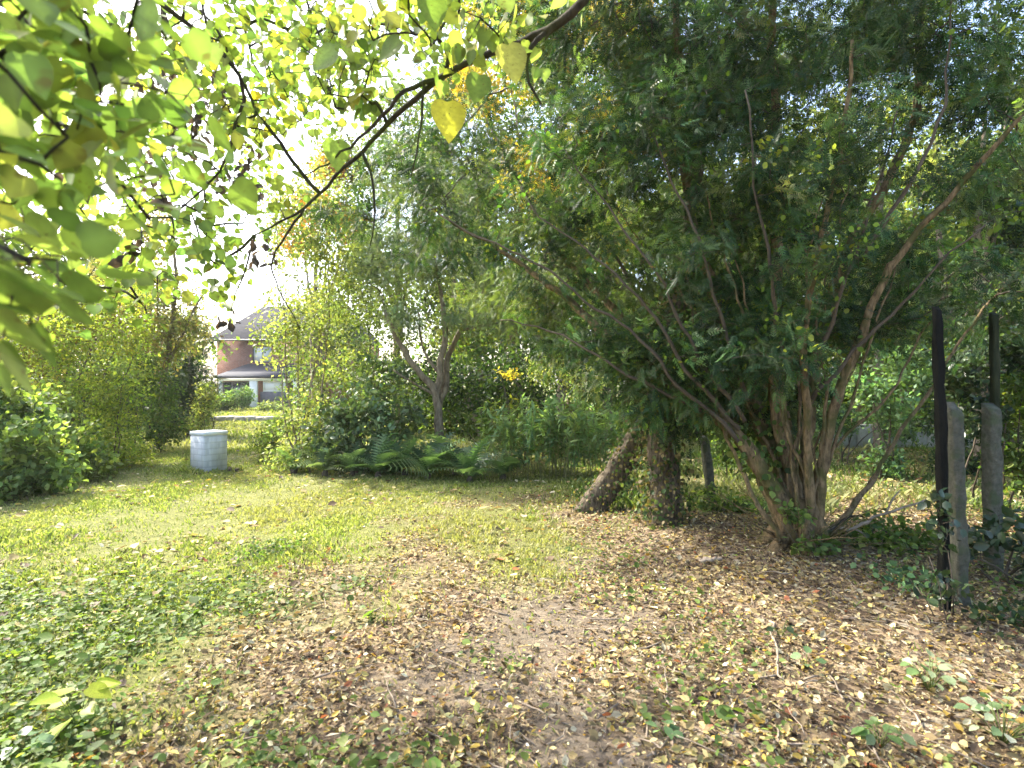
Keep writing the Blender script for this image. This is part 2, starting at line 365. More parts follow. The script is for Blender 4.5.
# ------------------------------------------------------------------ plant skeletons
class Plant:
    """stems are laid by hand, then twigs reach for points spread through the crown's lobes"""
    def __init__(s, seed, cap=60000):
        s.r = np.random.default_rng(seed); s.pos = np.zeros((cap, 3)); s.par = np.full(cap, -1); s.rmin = np.zeros(cap); s.n = 0
        s.stems = []; s.twigs = []; s.dark = set()
    def node(s, p, par, r):
        i = s.n; s.pos[i] = p; s.par[i] = par; s.rmin[i] = r; s.n += 1; return i
    def stem(s, pts, r0, r1, wob=.02, start=None, step=.12):
        pts = np.asarray(pts, float)
        if start is not None: pts = np.vstack([s.pos[start], pts])
        seg = np.r_[0, np.cumsum(np.linalg.norm(np.diff(pts, axis=0), axis=1))]
        n = max(3, int(seg[-1] / step)); u = np.linspace(0, seg[-1], n)
        # smooth the polyline by averaging
        q = np.stack([np.interp(u, seg, pts[:, k]) for k in range(3)], 1)
        for _ in range(3):
            q[1:-1] = .25 * q[:-2] + .5 * q[1:-1] + .25 * q[2:]
        wv = np.cumsum(s.r.normal(0, wob, q.shape), 0); wv -= np.linspace(0, 1, n)[:, None] * wv[-1]
        q = q + wv * .6
        rad = r0 + (r1 - r0) * np.linspace(0, 1, n) ** .8
        ids = []; par = -1 if start is None else start
        for k in range(n):
            if start is not None and k == 0: ids.append(start); continue
            par = s.node(q[k], par, rad[k]); ids.append(par)
        s.stems.append(ids); return ids
    def near(s, p):
        return int(np.argmin(((s.pos[:s.n] - p) ** 2).sum(1)))
    def grow(s, lobes, n, jit=.06, up=.12, minr=0.0, shell=.5, clump=0, cs=.2):
        """lobes: list of (centre, (rx,ry,rz), weight)"""
        w = np.array([l[2] for l in lobes], float); ch = s.r.choice(len(lobes), n, p=w / w.sum())
        c = np.array([l[0] for l in lobes]); rr = np.array([np.broadcast_to(l[1], 3) for l in lobes])
        d = nrm(s.r.normal(size=(n, 3))) * (s.r.uniform(0, 1, (n, 1)) ** (1 / 3 if shell < .6 else .2))
        tg = c[ch] + d * rr[ch]
        if clump:
            cc = tg[:clump]; tg = cc[s.r.integers(0, clump, n)] + s.r.normal(0, 1, (n, 3)) * np.array([cs, cs, cs * .55])
        tg[:, 2] = np.maximum(tg[:, 2], gz(tg[:, 0], tg[:, 1]) + .05)
        base = s.pos[:s.n]
        dist = np.array([((base - q) ** 2).sum(1).min() for q in tg])
        for k in np.argsort(dist):
            q = tg[k]; i = s.near(q); a = s.pos[i]; L = np.linalg.norm(q - a)
            if L < .04: continue
            m = max(2, min(9, int(L / .14) + 1)); u = np.linspace(0, 1, m + 1)[1:]
            line = a + (q - a) * u[:, None]
            line[:, 2] += up * L * np.sin(u * np.pi)
            line[:-1] += s.r.normal(0, jit * L * .5, (m - 1, 3)) if m > 1 else 0
            ids = [i]; par = i
            for b in line: par = s.node(b, par, minr); ids.append(par)
            s.twigs.append(ids)
    def radii(s, tip=.0022, ex=.5):
        cnt = np.zeros(s.n); has = np.zeros(s.n, bool)
        for i in range(s.n - 1, -1, -1):
            if not has[i]: cnt[i] += 1
            if s.par[i] >= 0: cnt[s.par[i]] += cnt[i]; has[s.par[i]] = True
        s.rad = np.maximum(s.rmin[:s.n], tip * cnt ** ex); return s.rad
    def wood(s, tip=.0022, sides=9, rough=.08, cap=.05):
        r = s.radii(tip); a, b = MB(), MB()
        for kk, ids in enumerate(s.stems):
            rr = s.rmin[ids].copy(); rr[0] = rr[1] if len(ids) > 1 else rr[0]
            (b if kk in s.dark else a).tube(s.pos[ids], rr, sides if kk not in s.dark else 6, rough=rough)
        for ids in s.twigs:
            rr = np.minimum(r[ids], cap); rr[0] = min(rr[0], rr[1] * 1.2)
            b.tube(s.pos[ids], rr, 4 if rr.max() < .012 else 5)
        return a, b
    def foliage(s, per, size, tmpl, cols, wts, droop=.3, spread=.06, along=.35, var=.22, wide=1.0, upn=.7, lobes=None, keep=None, follow=.55, scat=.6):
        r = s.r; tw = s.twigs
        if keep is not None: tw = [q for q in tw if keep(s.pos[q[-1]])]
        A = np.array([s.pos[q[0]] for q in tw]); B = np.array([s.pos[q[-1]] for q in tw]); Mi = np.array([s.pos[q[len(q) // 2]] for q in tw])
        n = len(tw) * per; k = np.repeat(np.arange(len(tw)), per)
        u = along + (1 - along) * r.uniform(0, 1, (n, 1)) ** .8
        P = (1 - u) ** 2 * A[k] + 2 * u * (1 - u) * (2 * Mi - .5 * A - .5 * B)[k] + u ** 2 * B[k]
        P += r.normal(0, spread, (n, 3))
        td = nrm(B - A)[k]
        D = td * follow + r.normal(0, scat, (n, 3)); D[:, 2] -= droop
        N = r.normal(0, .55, (n, 3)); N[:, 2] += upn
        L = size * r.uniform(.6, 1.3, n)
        cb = np.exp(r.normal(0, var, (len(tw), 1)))[k] * np.exp(r.normal(0, .16, (n, 1)))
        hue = r.normal(0, .07, (len(tw), 1))[k]
        tint = pal(cols, wts, len(tw), r)[k] * .6 + pal(cols, wts, n, r) * .4
        tint = tint * cb * np.concatenate([1 + hue, np.ones_like(hue), 1 - hue], 1)
        mb = MB(); leaves(mb, P, D, N, L, np.clip(tint, .003, .8), tmpl, wide); return mb

# ------------------------------------------------------------------ palettes (real leaf albedos)
YEW = ([(.017, .044, .017), (.032, .075, .026), (.056, .112, .038), (.11, .16, .05), (.17, .20, .11)], [3, 4, 3, 1.4, .8])
OLIVE = ([(.09, .135, .045), (.135, .185, .06), (.20, .235, .085)], [3, 3, 2])
GREYG = ([(.13, .18, .09), (.185, .24, .115), (.25, .29, .15)], [3, 3, 1])
LIME = ([(.13, .19, .045), (.18, .25, .065), (.24, .30, .09), (.34, .33, .09)], [4, 4, 2, .5])
GOLD = ([(.17, .23, .06), (.25, .29, .09), (.34, .35, .13), (.38, .32, .09)], [3, 4, 3, .5])
YELL = ([(.45, .33, .04), (.50, .38, .06), (.30, .30, .05), (.50, .24, .03)], [3, 3, 2, 1])
ORAN = ([(.50, .22, .03), (.50, .32, .05), (.42, .14, .03)], [3, 3, 1])
RUSS = ([(.17, .10, .065), (.24, .15, .09), (.14, .16, .05), (.30, .24, .11), (.22, .25, .06)], [2, 2, 2.5, 2, 2.5])
PINK = ([(.28, .23, .12), (.36, .28, .17), (.22, .27, .08), (.32, .19, .11), (.28, .31, .10)], [3, 2, 3, .8, 3])
DARK = ([(.022, .045, .020), (.035, .065, .028), (.055, .085, .035)], [3, 3, 1])
MID = ([(.060, .11, .03), (.095, .155, .04), (.14, .20, .052), (.20, .235, .06)], [3, 4, 2, 1])
BLUE = ([(.085, .155, .07), (.13, .215, .095), (.19, .28, .13)], [3, 3, 2])

def plant(kind, label, cat, base, seed, stems, lobes, n, leaf, group=None, wood='bark_grey', lmat='leaf', tip=.0022, sides=7, up=.12, jit=.07, names=('trunk', 'branches', 'crown'), rough=.08, extra=None, shell=.5):
    """stems: list of (points, r0, r1); leaf: dict for foliage()"""
    pl = Plant(seed)
    for q, r0, r1 in stems: pl.stem(q, r0, r1)
    pl.grow(lobes, n, up=up, jit=jit, shell=shell)
    o = thing(kind, base, label, cat, group)
    a, b = pl.wood(tip, sides, rough)
    a.build(names[0], M[wood], o, True, (b, M['twig']))
    pl.foliage(**leaf).build(names[2], M[lmat], o)
    if extra: extra(pl, o)
    return pl, o

def lobe(px, py, d, r, w=None):
    r = np.broadcast_to(np.array(r, float), 3); return (at(px, py, d), r, w if w else float(r[0] * r[1] * r[2]) ** .8)

# ------------------------------------------------------------------ the house at the end of the garden
HB = np.array([-18.2, 41.0, 0.0])
house = thing('brick_house', HB, 'red brick house with grey slate roof seen at the end of the lawn', 'house')
M['brick'] = brickmat('red brick', (.30, .115, .075), (.22, .08, .055), (.30, .26, .22), 1.0, .225, .075, .008, .4, rot=(R(90), 0, 0))
M['slate'] = brickmat('grey slate', (.017, .019, .027), (.025, .028, .038), (.01, .01, .014), 1.0, .3, .2, .01, .5, .95)
M['lead'] = noisemat('grey lead sheet', (.024, .027, .038), (.034, .037, .05), 6, .9, .1)
M['white'] = noisemat('white paint', (.70, .70, .69), (.80, .80, .79), 6, .5, .05)
M['dark_frame'] = noisemat('dark grey frame', (.05, .05, .065), (.08, .08, .10), 6, .5, .05)
m, t, p, out = newmat('window glass'); p.inputs['Base Color'].default_value = (.03, .035, .04, 1); p.inputs['Roughness'].default_value = .06; p.inputs['Specular IOR Level'].default_value = .8
M['glass'] = m
m, t, p, out = newmat('net curtain'); p.inputs['Base Color'].default_value = (.7, .7, .72, 1); p.inputs['Roughness'].default_value = .5
M['curtain'] = m
x0, x1, yf, yb, ez, rz_ = -21.3, -11.5, 41.0, 49.0, 4.85, 7.75
w = MB()
wx0, wx1, wz0, wz1 = -18.75, -17.35, 3.15, 4.35
for (a0, a1, z0, z1) in ((x0, wx0, 0, ez), (wx1, x1, 0, ez), (wx0, wx1, 0, wz0), (wx0, wx1, wz1, ez)):
    w.box(((a0 + a1) / 2, yf + .15, (z0 + z1) / 2), (a1 - a0, .3, z1 - z0))
w.box((x0 + .15, (yf + yb) / 2 + .15, ez / 2), (.3, yb - yf - .3, ez)); w.box((x1 - .15, (yf + yb) / 2 + .15, ez / 2), (.3, yb - yf - .3, ez))
w.box(((x0 + x1) / 2, yb + .15, ez / 2), (x1 - x0, .3, ez))
w.build('wall', M['brick'], house)
rf = MB(); o_ = .35
e = [(x0 - o_, yf - o_, ez), (x1 + o_, yf - o_, ez), (x1 + o_, yb + o_, ez), (x0 - o_, yb + o_, ez)]
rd = [(x0 + 1.6, (yf + yb) / 2, rz_), (x1 - 1.6, (yf + yb) / 2, rz_)]
v = e + rd + [(q[0], q[1], q[2] - .14) for q in e]
rf.add(v, [(0, 1, 5, 4), (2, 3, 4, 5), (6, 9, 8, 7)]); rf.f.append(np.array([(1, 2, 5), (3, 0, 4)])); rf.f.append(np.array([(0, 6, 7, 1), (1, 7, 8, 2), (2, 8, 9, 3), (3, 9, 6, 0)]))
roof = rf.build('roof', M['slate'], house)
gt = MB(); gt.tube([(x0 - .4, yf - .42, ez - .1), (x1 + .4, yf - .42, ez - .1)], .06, 8); gt.build('gutter', M['dark_frame'], roof)
def window(parent, cx, cy_, cz, ww, wh, bars=1, mat='white', inner='glass'):
    f = MB(); th = .07
    f.box((cx, cy_, cz + wh / 2 - th / 2), (ww, .09, th)); f.box((cx, cy_, cz - wh / 2 + th / 2), (ww, .09, th))
    for s in (-1, 1): f.box((cx + s * (ww / 2 - th / 2), cy_, cz), (th, .09, wh - 2 * th))
    for k in range(bars): f.box((cx - ww / 2 + ww * (k + 1) / (bars + 1), cy_, cz), (.06, .085, wh - 2 * th))
    fo = f.build('window', M[mat], parent)
    g_ = MB(); g_.box((cx, cy_ + .01, cz), (ww - 2 * th, .02, wh - 2 * th)); g_.build('pane', M[inner], fo)
    return fo
window(house, (wx0 + wx1) / 2, yf + .12, (wz0 + wz1) / 2, wx1 - wx0, wz1 - wz0, 1, 'dark_frame', 'curtain')
# lean-to porch: sloping lead roof on white posts
pr = MB(); py0, py1 = 38.6, 41.0
pa, pb = -19.9, -14.6
v = [(pa - .2, py0 - .25, 2.15), (pb, py0 - .25, 2.15), (pb, py1 - .003, 3.05), (pa + .8, py1 - .003, 3.05)]
v += [(q[0], q[1], q[2] - .16) for q in v]
pr.add(v, [(0, 1, 2, 3), (7, 6, 5, 4), (0, 4, 5, 1), (1, 5, 6, 2), (2, 6, 7, 3), (3, 7, 4, 0)])
pr.build('porch_roof', M['lead'], house)
bm_ = MB(); bm_.box(((pa + pb) / 2, py0, 1.90), (pb - pa, .16, .17)); bm_.build('beam', M['white'], house)
for cx, ww in ((pa + .1, .2), (-17.55, .52), (-14.75, .2)):
    k = MB(); k.box((cx, py0, .905), (ww, .2, 1.81), bev=.01); k.build('post', M['white'], house)
fw = window(house, -18.75, py0 + .12, 1.02, 1.85, 1.5, 2, 'dark_frame')
pw = MB(); pw.box((-18.75, py0 + .12, .135), (1.85, .2, .26)); pw.build('porch_base', M['brick'], house)
dr = MB(); dr.box((-16.0, py0 + .1, .55), (2.3, .06, 1.05), bev=.01); dr.build('porch_panel', M['dark_frame'], house)
window(house, -16.2, py0 + .12, 1.43, 1.5, .7, 1, 'white', 'curtain')

# ------------------------------------------------------------------ low stone edging in front of the far lawn
st = MB(); r = np.random.default_rng(5)
for x in np.arange(-13.2, -9.6, .42):
    st.box((x + r.normal(0, .02), 24.2 + r.normal(0, .04), .09), (.40, .34, .26 + r.uniform(-.05, .04)), r.normal(0, .05), bev=.03)
M['stone'] = noisemat('pale stone', (.30, .28, .24), (.5, .47, .42), 5, .85, .5)
ed = st.build('stone_edging', M['stone']); tag(ed, 'low pale stone edging across the far end of the lawn', 'edging')
pv = MB(); pv.box((-12.6, 25.6, .03), (5.0, 2.2, .03)); tag(pv.build('path', noisemat('pale paving', (.33, .31, .28), (.5, .48, .44), 3, .85, .2)), 'pale paved strip behind the stone edging', 'path', kind='structure')

# ------------------------------------------------------------------ painted block box on the lawn
bp_ = onground(209, 10.5); BR = R(-31)
box_t = thing('block_pillar', bp_, 'square pale grey painted block pillar standing alone on the lawn', 'block pillar')
m = brickmat('painted blockwork', (.62, .64, .66), (.57, .59, .61), (.50, .52, .54), 1.0, .22, .11, .012, .7, .8, rot=(R(90), 0, 0))
M['block'] = m
t = m.node_tree; p = t.nodes['Principled BSDF']; src = p.inputs['Base Color'].links[0].from_socket
tc = t.nodes.new('ShaderNodeTexCoord'); mp = t.nodes.new('ShaderNodeMapping'); mp.inputs['Scale'].default_value = (7, 7, 1.2); t.links.new(tc.outputs['Object'], mp.inputs[0])
n = t.nodes.new('ShaderNodeTexNoise'); n.inputs['Scale'].default_value = 1; n.inputs['Detail'].default_value = 7; t.links.new(mp.outputs[0], n.inputs['Vector'])
mr = t.nodes.new('ShaderNodeMapRange'); mr.inputs[1].default_value = .5; mr.inputs[2].default_value = .78; mr.inputs[4].default_value = .5; t.links.new(n.outputs['Fac'], mr.inputs[0])
mx = t.nodes.new('ShaderNodeMix'); mx.data_type = 'RGBA'; mx.inputs[7].default_value = (.24, .26, .19, 1); t.links.new(mr.outputs[0], mx.inputs[0]); t.links.new(src, mx.inputs[6]); t.links.new(mx.outputs[2], p.inputs['Base Color'])
b = MB(); n_c = 6
b.box(bp_ + np.array([0, 0, .345]), (.445, .445, .67), BR, bev=.012)
b.build('shaft', M['block'], box_t)
b = MB(); b.box(bp_ + np.array([0, 0, .715]), (.465, .465, .07), BR, bev=.012); b.build('cap', noisemat('pale cap slab', (.58, .61, .62), (.70, .72, .72), 9, .85, .3), box_t)
b = MB(); b.box(bp_ + np.array([0, 0, .0]), (.50, .50, .05), BR, bev=.015); b.build('foot', M['concrete'], box_t)
soil = MB()
for k in range(160):
    a_ = r.uniform(0, 6.28); rr = .32 + abs(r.normal(0, .09)); c_ = bp_ + np.array([math.cos(a_) * rr, math.sin(a_) * rr, .012]); soil.box(c_, r.uniform(.02, .07, 3), r.uniform(0, 3), bev=.006)
so = soil.build('soil_clods', noisemat('dark soil', (.03, .022, .015), (.075, .055, .035), 20, .95, .6)); tag(so, 'crumbs of dark soil round the foot of the block pillar', 'soil', kind='stuff')

# ------------------------------------------------------------------ fence posts
def post(name, label, cat, base, top, w_, mat, capslope=.03, group=None):
    base = np.array(base, float); top = np.array(top, float)
    pts = np.linspace(base - np.array([0, 0, .12]), top, 17); mbq = MB(); h = w_ / 2
    rr = np.random.default_rng(int(abs(base[0]) * 1000))
    V = []
    for k, q in enumerate(pts):
        s_ = h * (1 + rr.normal(0, .05))
        V += [(q[0] + a_ * s_ + rr.normal(0, .004), q[1] + b_ * s_ + rr.normal(0, .004), q[2] - (capslope if (k == 16 and b_ < 0) else 0))
              for a_, b_ in ((-1, -.8), (-.8, -1), (.8, -1), (1, -.8), (1, .8), (.8, 1), (-.8, 1), (-1, .8))]
    fs = [(k * 8 + i, k * 8 + (i + 1) % 8, k * 8 + 8 + (i + 1) % 8, k * 8 + 8 + i) for k in range(16) for i in range(8)]
    mbq.add(V, fs); mbq.f.append(np.array([range(128, 136)])); o = mbq.build(name, M[mat]); tag(o, label, cat, group); return o
post('timber_post', 'tall black timber post leaning in front of the nearer concrete post', 'post', onground(946, 3.86), at(937, 306, 3.86), .05, 'black_timber')
post('concrete_post', 'lichen stained concrete fence post touching the tall black timber post', 'fence post', onground(962, 3.98), at(953, 402, 3.98), .076, 'concrete', .05, 'concrete fence posts')
post('timber_post', 'tall dark green timber post behind the wider far concrete post', 'post', onground(996, 5.06), at(994, 312, 5.06), .055, 'green_timber')
post('concrete_post', 'wide mossy concrete fence post in front of the dark green timber post', 'fence post', onground(994, 4.86), at(991, 403, 4.86), .105, 'concrete', .05, 'concrete fence posts')
post('concrete_post', 'short thin pale concrete post between the ivy clad trunk and the many stemmed tree', 'fence post', onground(714, 7.3), at(704, 436, 7.3), .10, 'concrete', .03, 'concrete fence posts')
gw = MB()
for k, x in enumerate(np.arange(8.2, 12.4, .9)):
    gw.box((x, 14.3 + .02 * k, .26), (.893, .14, .62 + .03 * ((k * 7) % 3)), .03, bev=.01)
tag(gw.build('garden_wall', noisemat('old whitewash', (.22, .22, .20), (.50, .50, .47), 4, .85, .3, 8, (.22, .25, .17))), 'low whitewashed wall glimpsed under the trees beyond the posts', 'wall')

# ------------------------------------------------------------------ grass, dead leaves, ground cover (uncountable)
r = np.random.default_rng(77)
def scatter(n, x0, x1, y0, y1, wfun, bias=0.0):
    x = r.uniform(x0, x1, n); y = y0 + (y1 - y0) * r.uniform(0, 1, n) ** (1 + bias)
    k = r.uniform(0, 1, n) < wfun(x, y); x, y = x[k], y[k]
    vis = np.abs(x) < y * .98 + .8
    return x[vis], y[vis]
def blades(n, x0, x1, y0, y1, h0, wf, cols, wts, wid=.007, bias=.6):
    x, y = scatter(n, x0, x1, y0, y1, wf, bias); n = len(x); z = gz(x, y)
    h = h0 * r.uniform(.4, 1.5, n) * np.clip(.9 + .7 * frac_noise(x, y, 4.5, 4), .4, 2.0) * np.clip(.85 + .02 * y, .8, 1.4)
    a = r.uniform(0, 6.28, n); ln = r.uniform(.2, 1.0, n) * h; b = a + r.normal(1.57, .4, n)
    wd = wid * (.7 + .08 * y); dx, dy = np.cos(b) * wd, np.sin(b) * wd
    P = np.stack([x, y, z - .005], 1)
    v = np.stack([P - np.stack([dx, dy, 0 * dx], 1), P + np.stack([dx, dy, 0 * dx], 1),
                  P + np.stack([np.cos(a) * ln * .4 + dx * .7, np.sin(a) * ln * .4 + dy * .7, h * .65], 1),
                  P + np.stack([np.cos(a) * ln, np.sin(a) * ln, h], 1)], 1)
    c = pal(cols, wts, n, r) * np.exp(r.normal(0, .2, (n, 1))) * (1 + .22 * frac_noise(x, y, 1.3, 12))[:, None]; sw = np.clip(.25 + 1.3 * frac_noise(x, y, 1.1, 15), 0, 1)[:, None] * .6; c = c * (1 - sw) + sw * np.array([.34, .31, .15])
    mb = MB(); mb.add(v.reshape(-1, 3), np.arange(4 * n).reshape(-1, 4), np.repeat(np.clip(c, .01, .6), 4, 0)); return mb
GR = ([(.14, .19, .045), (.21, .255, .07), (.28, .30, .10), (.35, .335, .16)], [3, 4, 3, 1.6])
g1 = blades(450000, -9.5, 3.5, 2.2, 14, .038, lambda x, y: np.clip(1 - litter_w(x, y) * .98, 0.04, 1) * np.clip(.6 + .9 * frac_noise(x, y, 2.0, 31), .1, 1) * (1 - .8 * bare_w(x, y)), *GR)
tag(g1.build('lawn_grass', M['grass']), 'short sunlit yellow green grass of the lawn', 'grass', kind='stuff')
g4 = blades(9000, bp_[0] - .5, bp_[0] + .5, bp_[1] - .5, bp_[1] + .5, .09, lambda x, y: (np.maximum(np.abs((x - bp_[0]) * math.cos(BR) + (y - bp_[1]) * math.sin(BR)), np.abs(-(x - bp_[0]) * math.sin(BR) + (y - bp_[1]) * math.cos(BR))) > .26) * np.exp(-np.clip(np.hypot(x - bp_[0], y - bp_[1]) - .3, 0, 1) * 7) * .6, *GR, bias=0)
tag(g4.build('uncut_grass', M['grass']), 'longer uncut grass round the foot of the block pillar', 'grass', kind='stuff')
g2 = blades(70000, -22, 8, 13, 40, .07, lambda x, y: np.full_like(x, .9), *GR, wid=.012, bias=.3)
tag(g2.build('far_grass', M['grass']), 'pale grass of the far lawn towards the house', 'grass', kind='stuff')
g3 = blades(50000, .8, 12, 7.0, 14, .10, lambda x, y: np.clip(.4 + .8 * frac_noise(x, y, 1.2, 41), 0, 1), *MID, wid=.008, bias=.2)
tag(g3.build('rough_grass', M['grass']), 'rough green grass and weeds behind the many stemmed tree', 'grass', kind='stuff')

def litter(n, x0, x1, y0, y1, wf, s0, cols, wts, lift=.012, tilt=.35, bias=.5, tm=None, sd=.45):
    tm = tm or BROAD
    x, y = scatter(n, x0, x1, y0, y1, wf, bias); n = len(x)
    P = np.stack([x, y, gz(x, y) + np.abs(r.normal(0, lift, n)) + .004], 1)
    a = r.uniform(0, 6.28, n); D = np.stack([np.cos(a), np.sin(a), r.normal(0, tilt * .6, n)], 1)
    N = np.stack([r.normal(0, tilt, n), r.normal(0, tilt, n), np.ones(n)], 1)
    c = pal(cols, wts, n, r) * np.exp(r.normal(0, .28, (n, 1)))
    mb = MB(); leaves(mb, P, D, N, s0 * np.clip(np.exp(r.normal(.1, sd, n)), .3, 2.6), np.clip(c, .01, .7), tm, r.uniform(.45, 1.15, (n, 1, 1))); return mb
DRY = ([(.28, .215, .095), (.39, .325, .15), (.15, .112, .055), (.45, .41, .27), (.43, .30, .06), (.075, .052, .030), (.44, .38, .13), (.34, .13, .06), (.27, .26, .11)], [5, 5, 4, 2.8, 1.4, 4.5, 1.2, .5, 1])
lb = MB()
def lit_w(x, y): return np.clip(litter_w(x, y) - .9 * bare_w(x, y), .03, 1) * np.clip(.75 + .5 * frac_noise(x, y, 2.2, 51), .25, 1)
l1 = litter(150000, -4, 6.5, 1.9, 9.5, lit_w, .0215, *DRY, tilt=.7, tm=CURL, sd=.55)
tag(l1.build('fallen_leaves', M['dry']), 'dry brown and tan leaves strewn over the earth', 'leaf litter', kind='stuff')
l2 = litter(14000, -9, 4, 2.2, 13, lambda x, y: np.clip(.35 + .6 * frac_noise(x, y, 1.5, 61), .02, 1) * (1 - litter_w(x, y)), .05, *DRY, lift=.03, bias=.4)
tag(l2.build('lawn_leaves', M['dry']), 'scattered pale fallen leaves lying on the lawn', 'leaf litter', kind='stuff')
l3 = litter(14000, 4, 13, 4, 14, lambda x, y: np.full_like(x, .8), .06, *DRY, bias=.1)
tag(l3.build('far_fallen_leaves', M['dry']), 'fallen leaves beyond the concrete posts', 'leaf litter', kind='stuff')
x, y = scatter(16000, -2.5, 5, 2.0, 7, lambda x, y: np.clip(bare_w(x, y) + .25 * litter_w(x, y), 0, 1), .5); n = len(x)
gr = MB(); P = np.stack([x, y, gz(x, y) + .003], 1); s_ = .004 * np.exp(r.normal(0, .6, n))
tet = np.array([(1, 0, -.3), (-.5, .87, -.3), (-.5, -.87, -.3), (.1, .1, .9)])
gv = P[:, None] + s_[:, None, None] * (tet[None] * r.uniform(.6, 1.4, (n, 4, 3)))
gr.add(gv.reshape(-1, 3), (np.array([(0, 1, 3), (1, 2, 3), (2, 0, 3)])[None] + 4 * np.arange(n)[:, None, None]).reshape(-1, 3), np.repeat(pal([(.22, .17, .13), (.12, .09, .065), (.34, .29, .24)], [3, 3, 1], n, r), 4, 0))
tag(gr.build('soil_crumbs', M['dry']), 'grit and crumbs of earth on the bare trodden patch', 'soil', kind='stuff')
l5 = litter(60000, -3, 6.5, 1.9, 8, lambda x, y: np.clip(litter_w(x, y) - .5 * bare_w(x, y), .02, 1), .030, [(.16, .11, .06), (.30, .23, .13), (.09, .065, .04), (.38, .33, .23)], [3, 3, 3, 1.5], tm=NARROW, tilt=.4, lift=.008)
tag(l5.build('leaf_fragments', M['dry']), 'crumbled dry needles and leaf fragments between the fallen leaves', 'leaf litter', kind='stuff')
# twigs among the leaves
tw = MB()
for k in range(420):
    y = 2.2 + 6 * r.uniform() ** 1.5; x = r.uniform(-.6, 1) * y * .9
    if litter_w(np.array([x]), np.array([y]))[0] < .5: continue
    a = r.uniform(0, 6.28); L = r.uniform(.06, .32); q0 = np.array([x, y, float(gz(x, y)) + .012]); d = np.array([math.cos(a), math.sin(a), r.normal(0, .08)])
    tw.tube(q0 + d * np.linspace(0, L, 4)[:, None] + r.normal(0, .006, (4, 3)), np.linspace(.0045, .002, 4) * r.uniform(.6, 1.6), 4)
tag(tw.build('fallen_twigs', M['stick'], smooth=True), 'small dry twigs strewn among the fallen leaves', 'twigs', kind='stuff')

def cover_w(x, y):
    e = np.interp(y, [2.2, 3, 4, 5], [-.95, -1.15, -1.6, -2.9])
    return np.clip((e - x) * .8 + .35 + 1.3 * frac_noise(x, y, 2.2, 71), 0, 1) * np.clip((5.0 - y) / .8 + .4 * frac_noise(x, y, 2, 9), 0, 1)
GC = ([(.07, .12, .03), (.10, .16, .04), (.14, .20, .05), (.21, .25, .075)], [3, 4, 3, 1.5])
x, y = scatter(34000, -5, .3, 2.0, 5.4, cover_w, .4); n = len(x)
h = np.abs(r.normal(0, .045, n)) + .008
P = np.stack([x, y, gz(x, y) + h], 1); a = r.uniform(0, 6.28, n)
D = np.stack([np.cos(a), np.sin(a), r.normal(-.1, .25, n)], 1); N = np.stack([r.normal(0, .4, n), r.normal(0, .4, n), np.ones(n)], 1)
mb = MB(); leaves(mb, P, D, N, .029 * np.exp(r.normal(0, .4, n)), pal(*GC, n, r) * np.exp(r.normal(0, .28, (n, 1))), BROAD, 1.15)
tag(mb.build('ground_ivy', M['leaf']), 'low fresh green ground cover at the near left of the lawn', 'ground cover', kind='stuff')
x, y = scatter(22000, -3.5, 6.5, 2.2, 9, lambda x, y: np.clip(1.3 * frac_noise(x, y, 2.2, 81) - .02 + .45 * np.clip((x - 2.4) / 1.0, 0, 1) * np.clip((y - 3.2), 0, 1), 0, 1) * np.clip(litter_w(x, y), .25, 1) * (1 - bare_w(x, y)), .3); n = len(x)
P = np.stack([x, y, gz(x, y) + np.abs(r.normal(0, .035, n)) * (1 + 1.6 * np.clip(x - 2.6, 0, 1)) + .012], 1); a = r.uniform(0, 6.28, n)
D = np.stack([np.cos(a), np.sin(a), r.normal(.1, .3, n)], 1); N = np.stack([r.normal(0, .5, n), r.normal(0, .5, n), np.ones(n)], 1)
mb = MB(); leaves(mb, P, D, N, 03e-2 * np.exp(r.normal(0, .35, n)), pal(*GC, n, r) * np.exp(r.normal(0, .25, (n, 1))), BROAD, 1.0)
tag(mb.build('low_weeds', M['leaf']), 'small green weeds coming up through the fallen leaves', 'weeds', kind='stuff')
#@@PLANTS
# ------------------------------------------------------------------ ivy leaves laid over a trunk
def ivy_on(pl, o, ids_list, n, size, seed, off=.05, lo=0.0, hi=1.0, cols=None, name='ivy'):
    r = np.random.default_rng(seed); cols = cols or DARK
    idx = np.concatenate([np.array(q[int(len(q) * lo):max(2, int(len(q) * hi))]) for q in ids_list]); k = r.choice(idx, n)
    rad = pl.rmin[k] + np.abs(r.normal(0, off, n)); a = r.uniform(0, 6.28, n)
    O = np.stack([np.cos(a), np.sin(a), r.normal(0, .25, n)], 1)
    P = pl.pos[k] + O * rad[:, None] + r.normal(0, .035, (n, 3))
    D = np.stack([r.normal(0, .5, n), r.normal(0, .5, n), -np.abs(r.normal(.7, .4, n))], 1) + O * .4
    mb = MB(); leaves(mb, P, D, O + r.normal(0, .4, (n, 3)), size * r.uniform(.6, 1.3, n), pal(*cols, n, r) * np.exp(r.normal(0, .3, (n, 1))), BROAD, 1.2)
    return mb.build(name, M['leaf'], o)

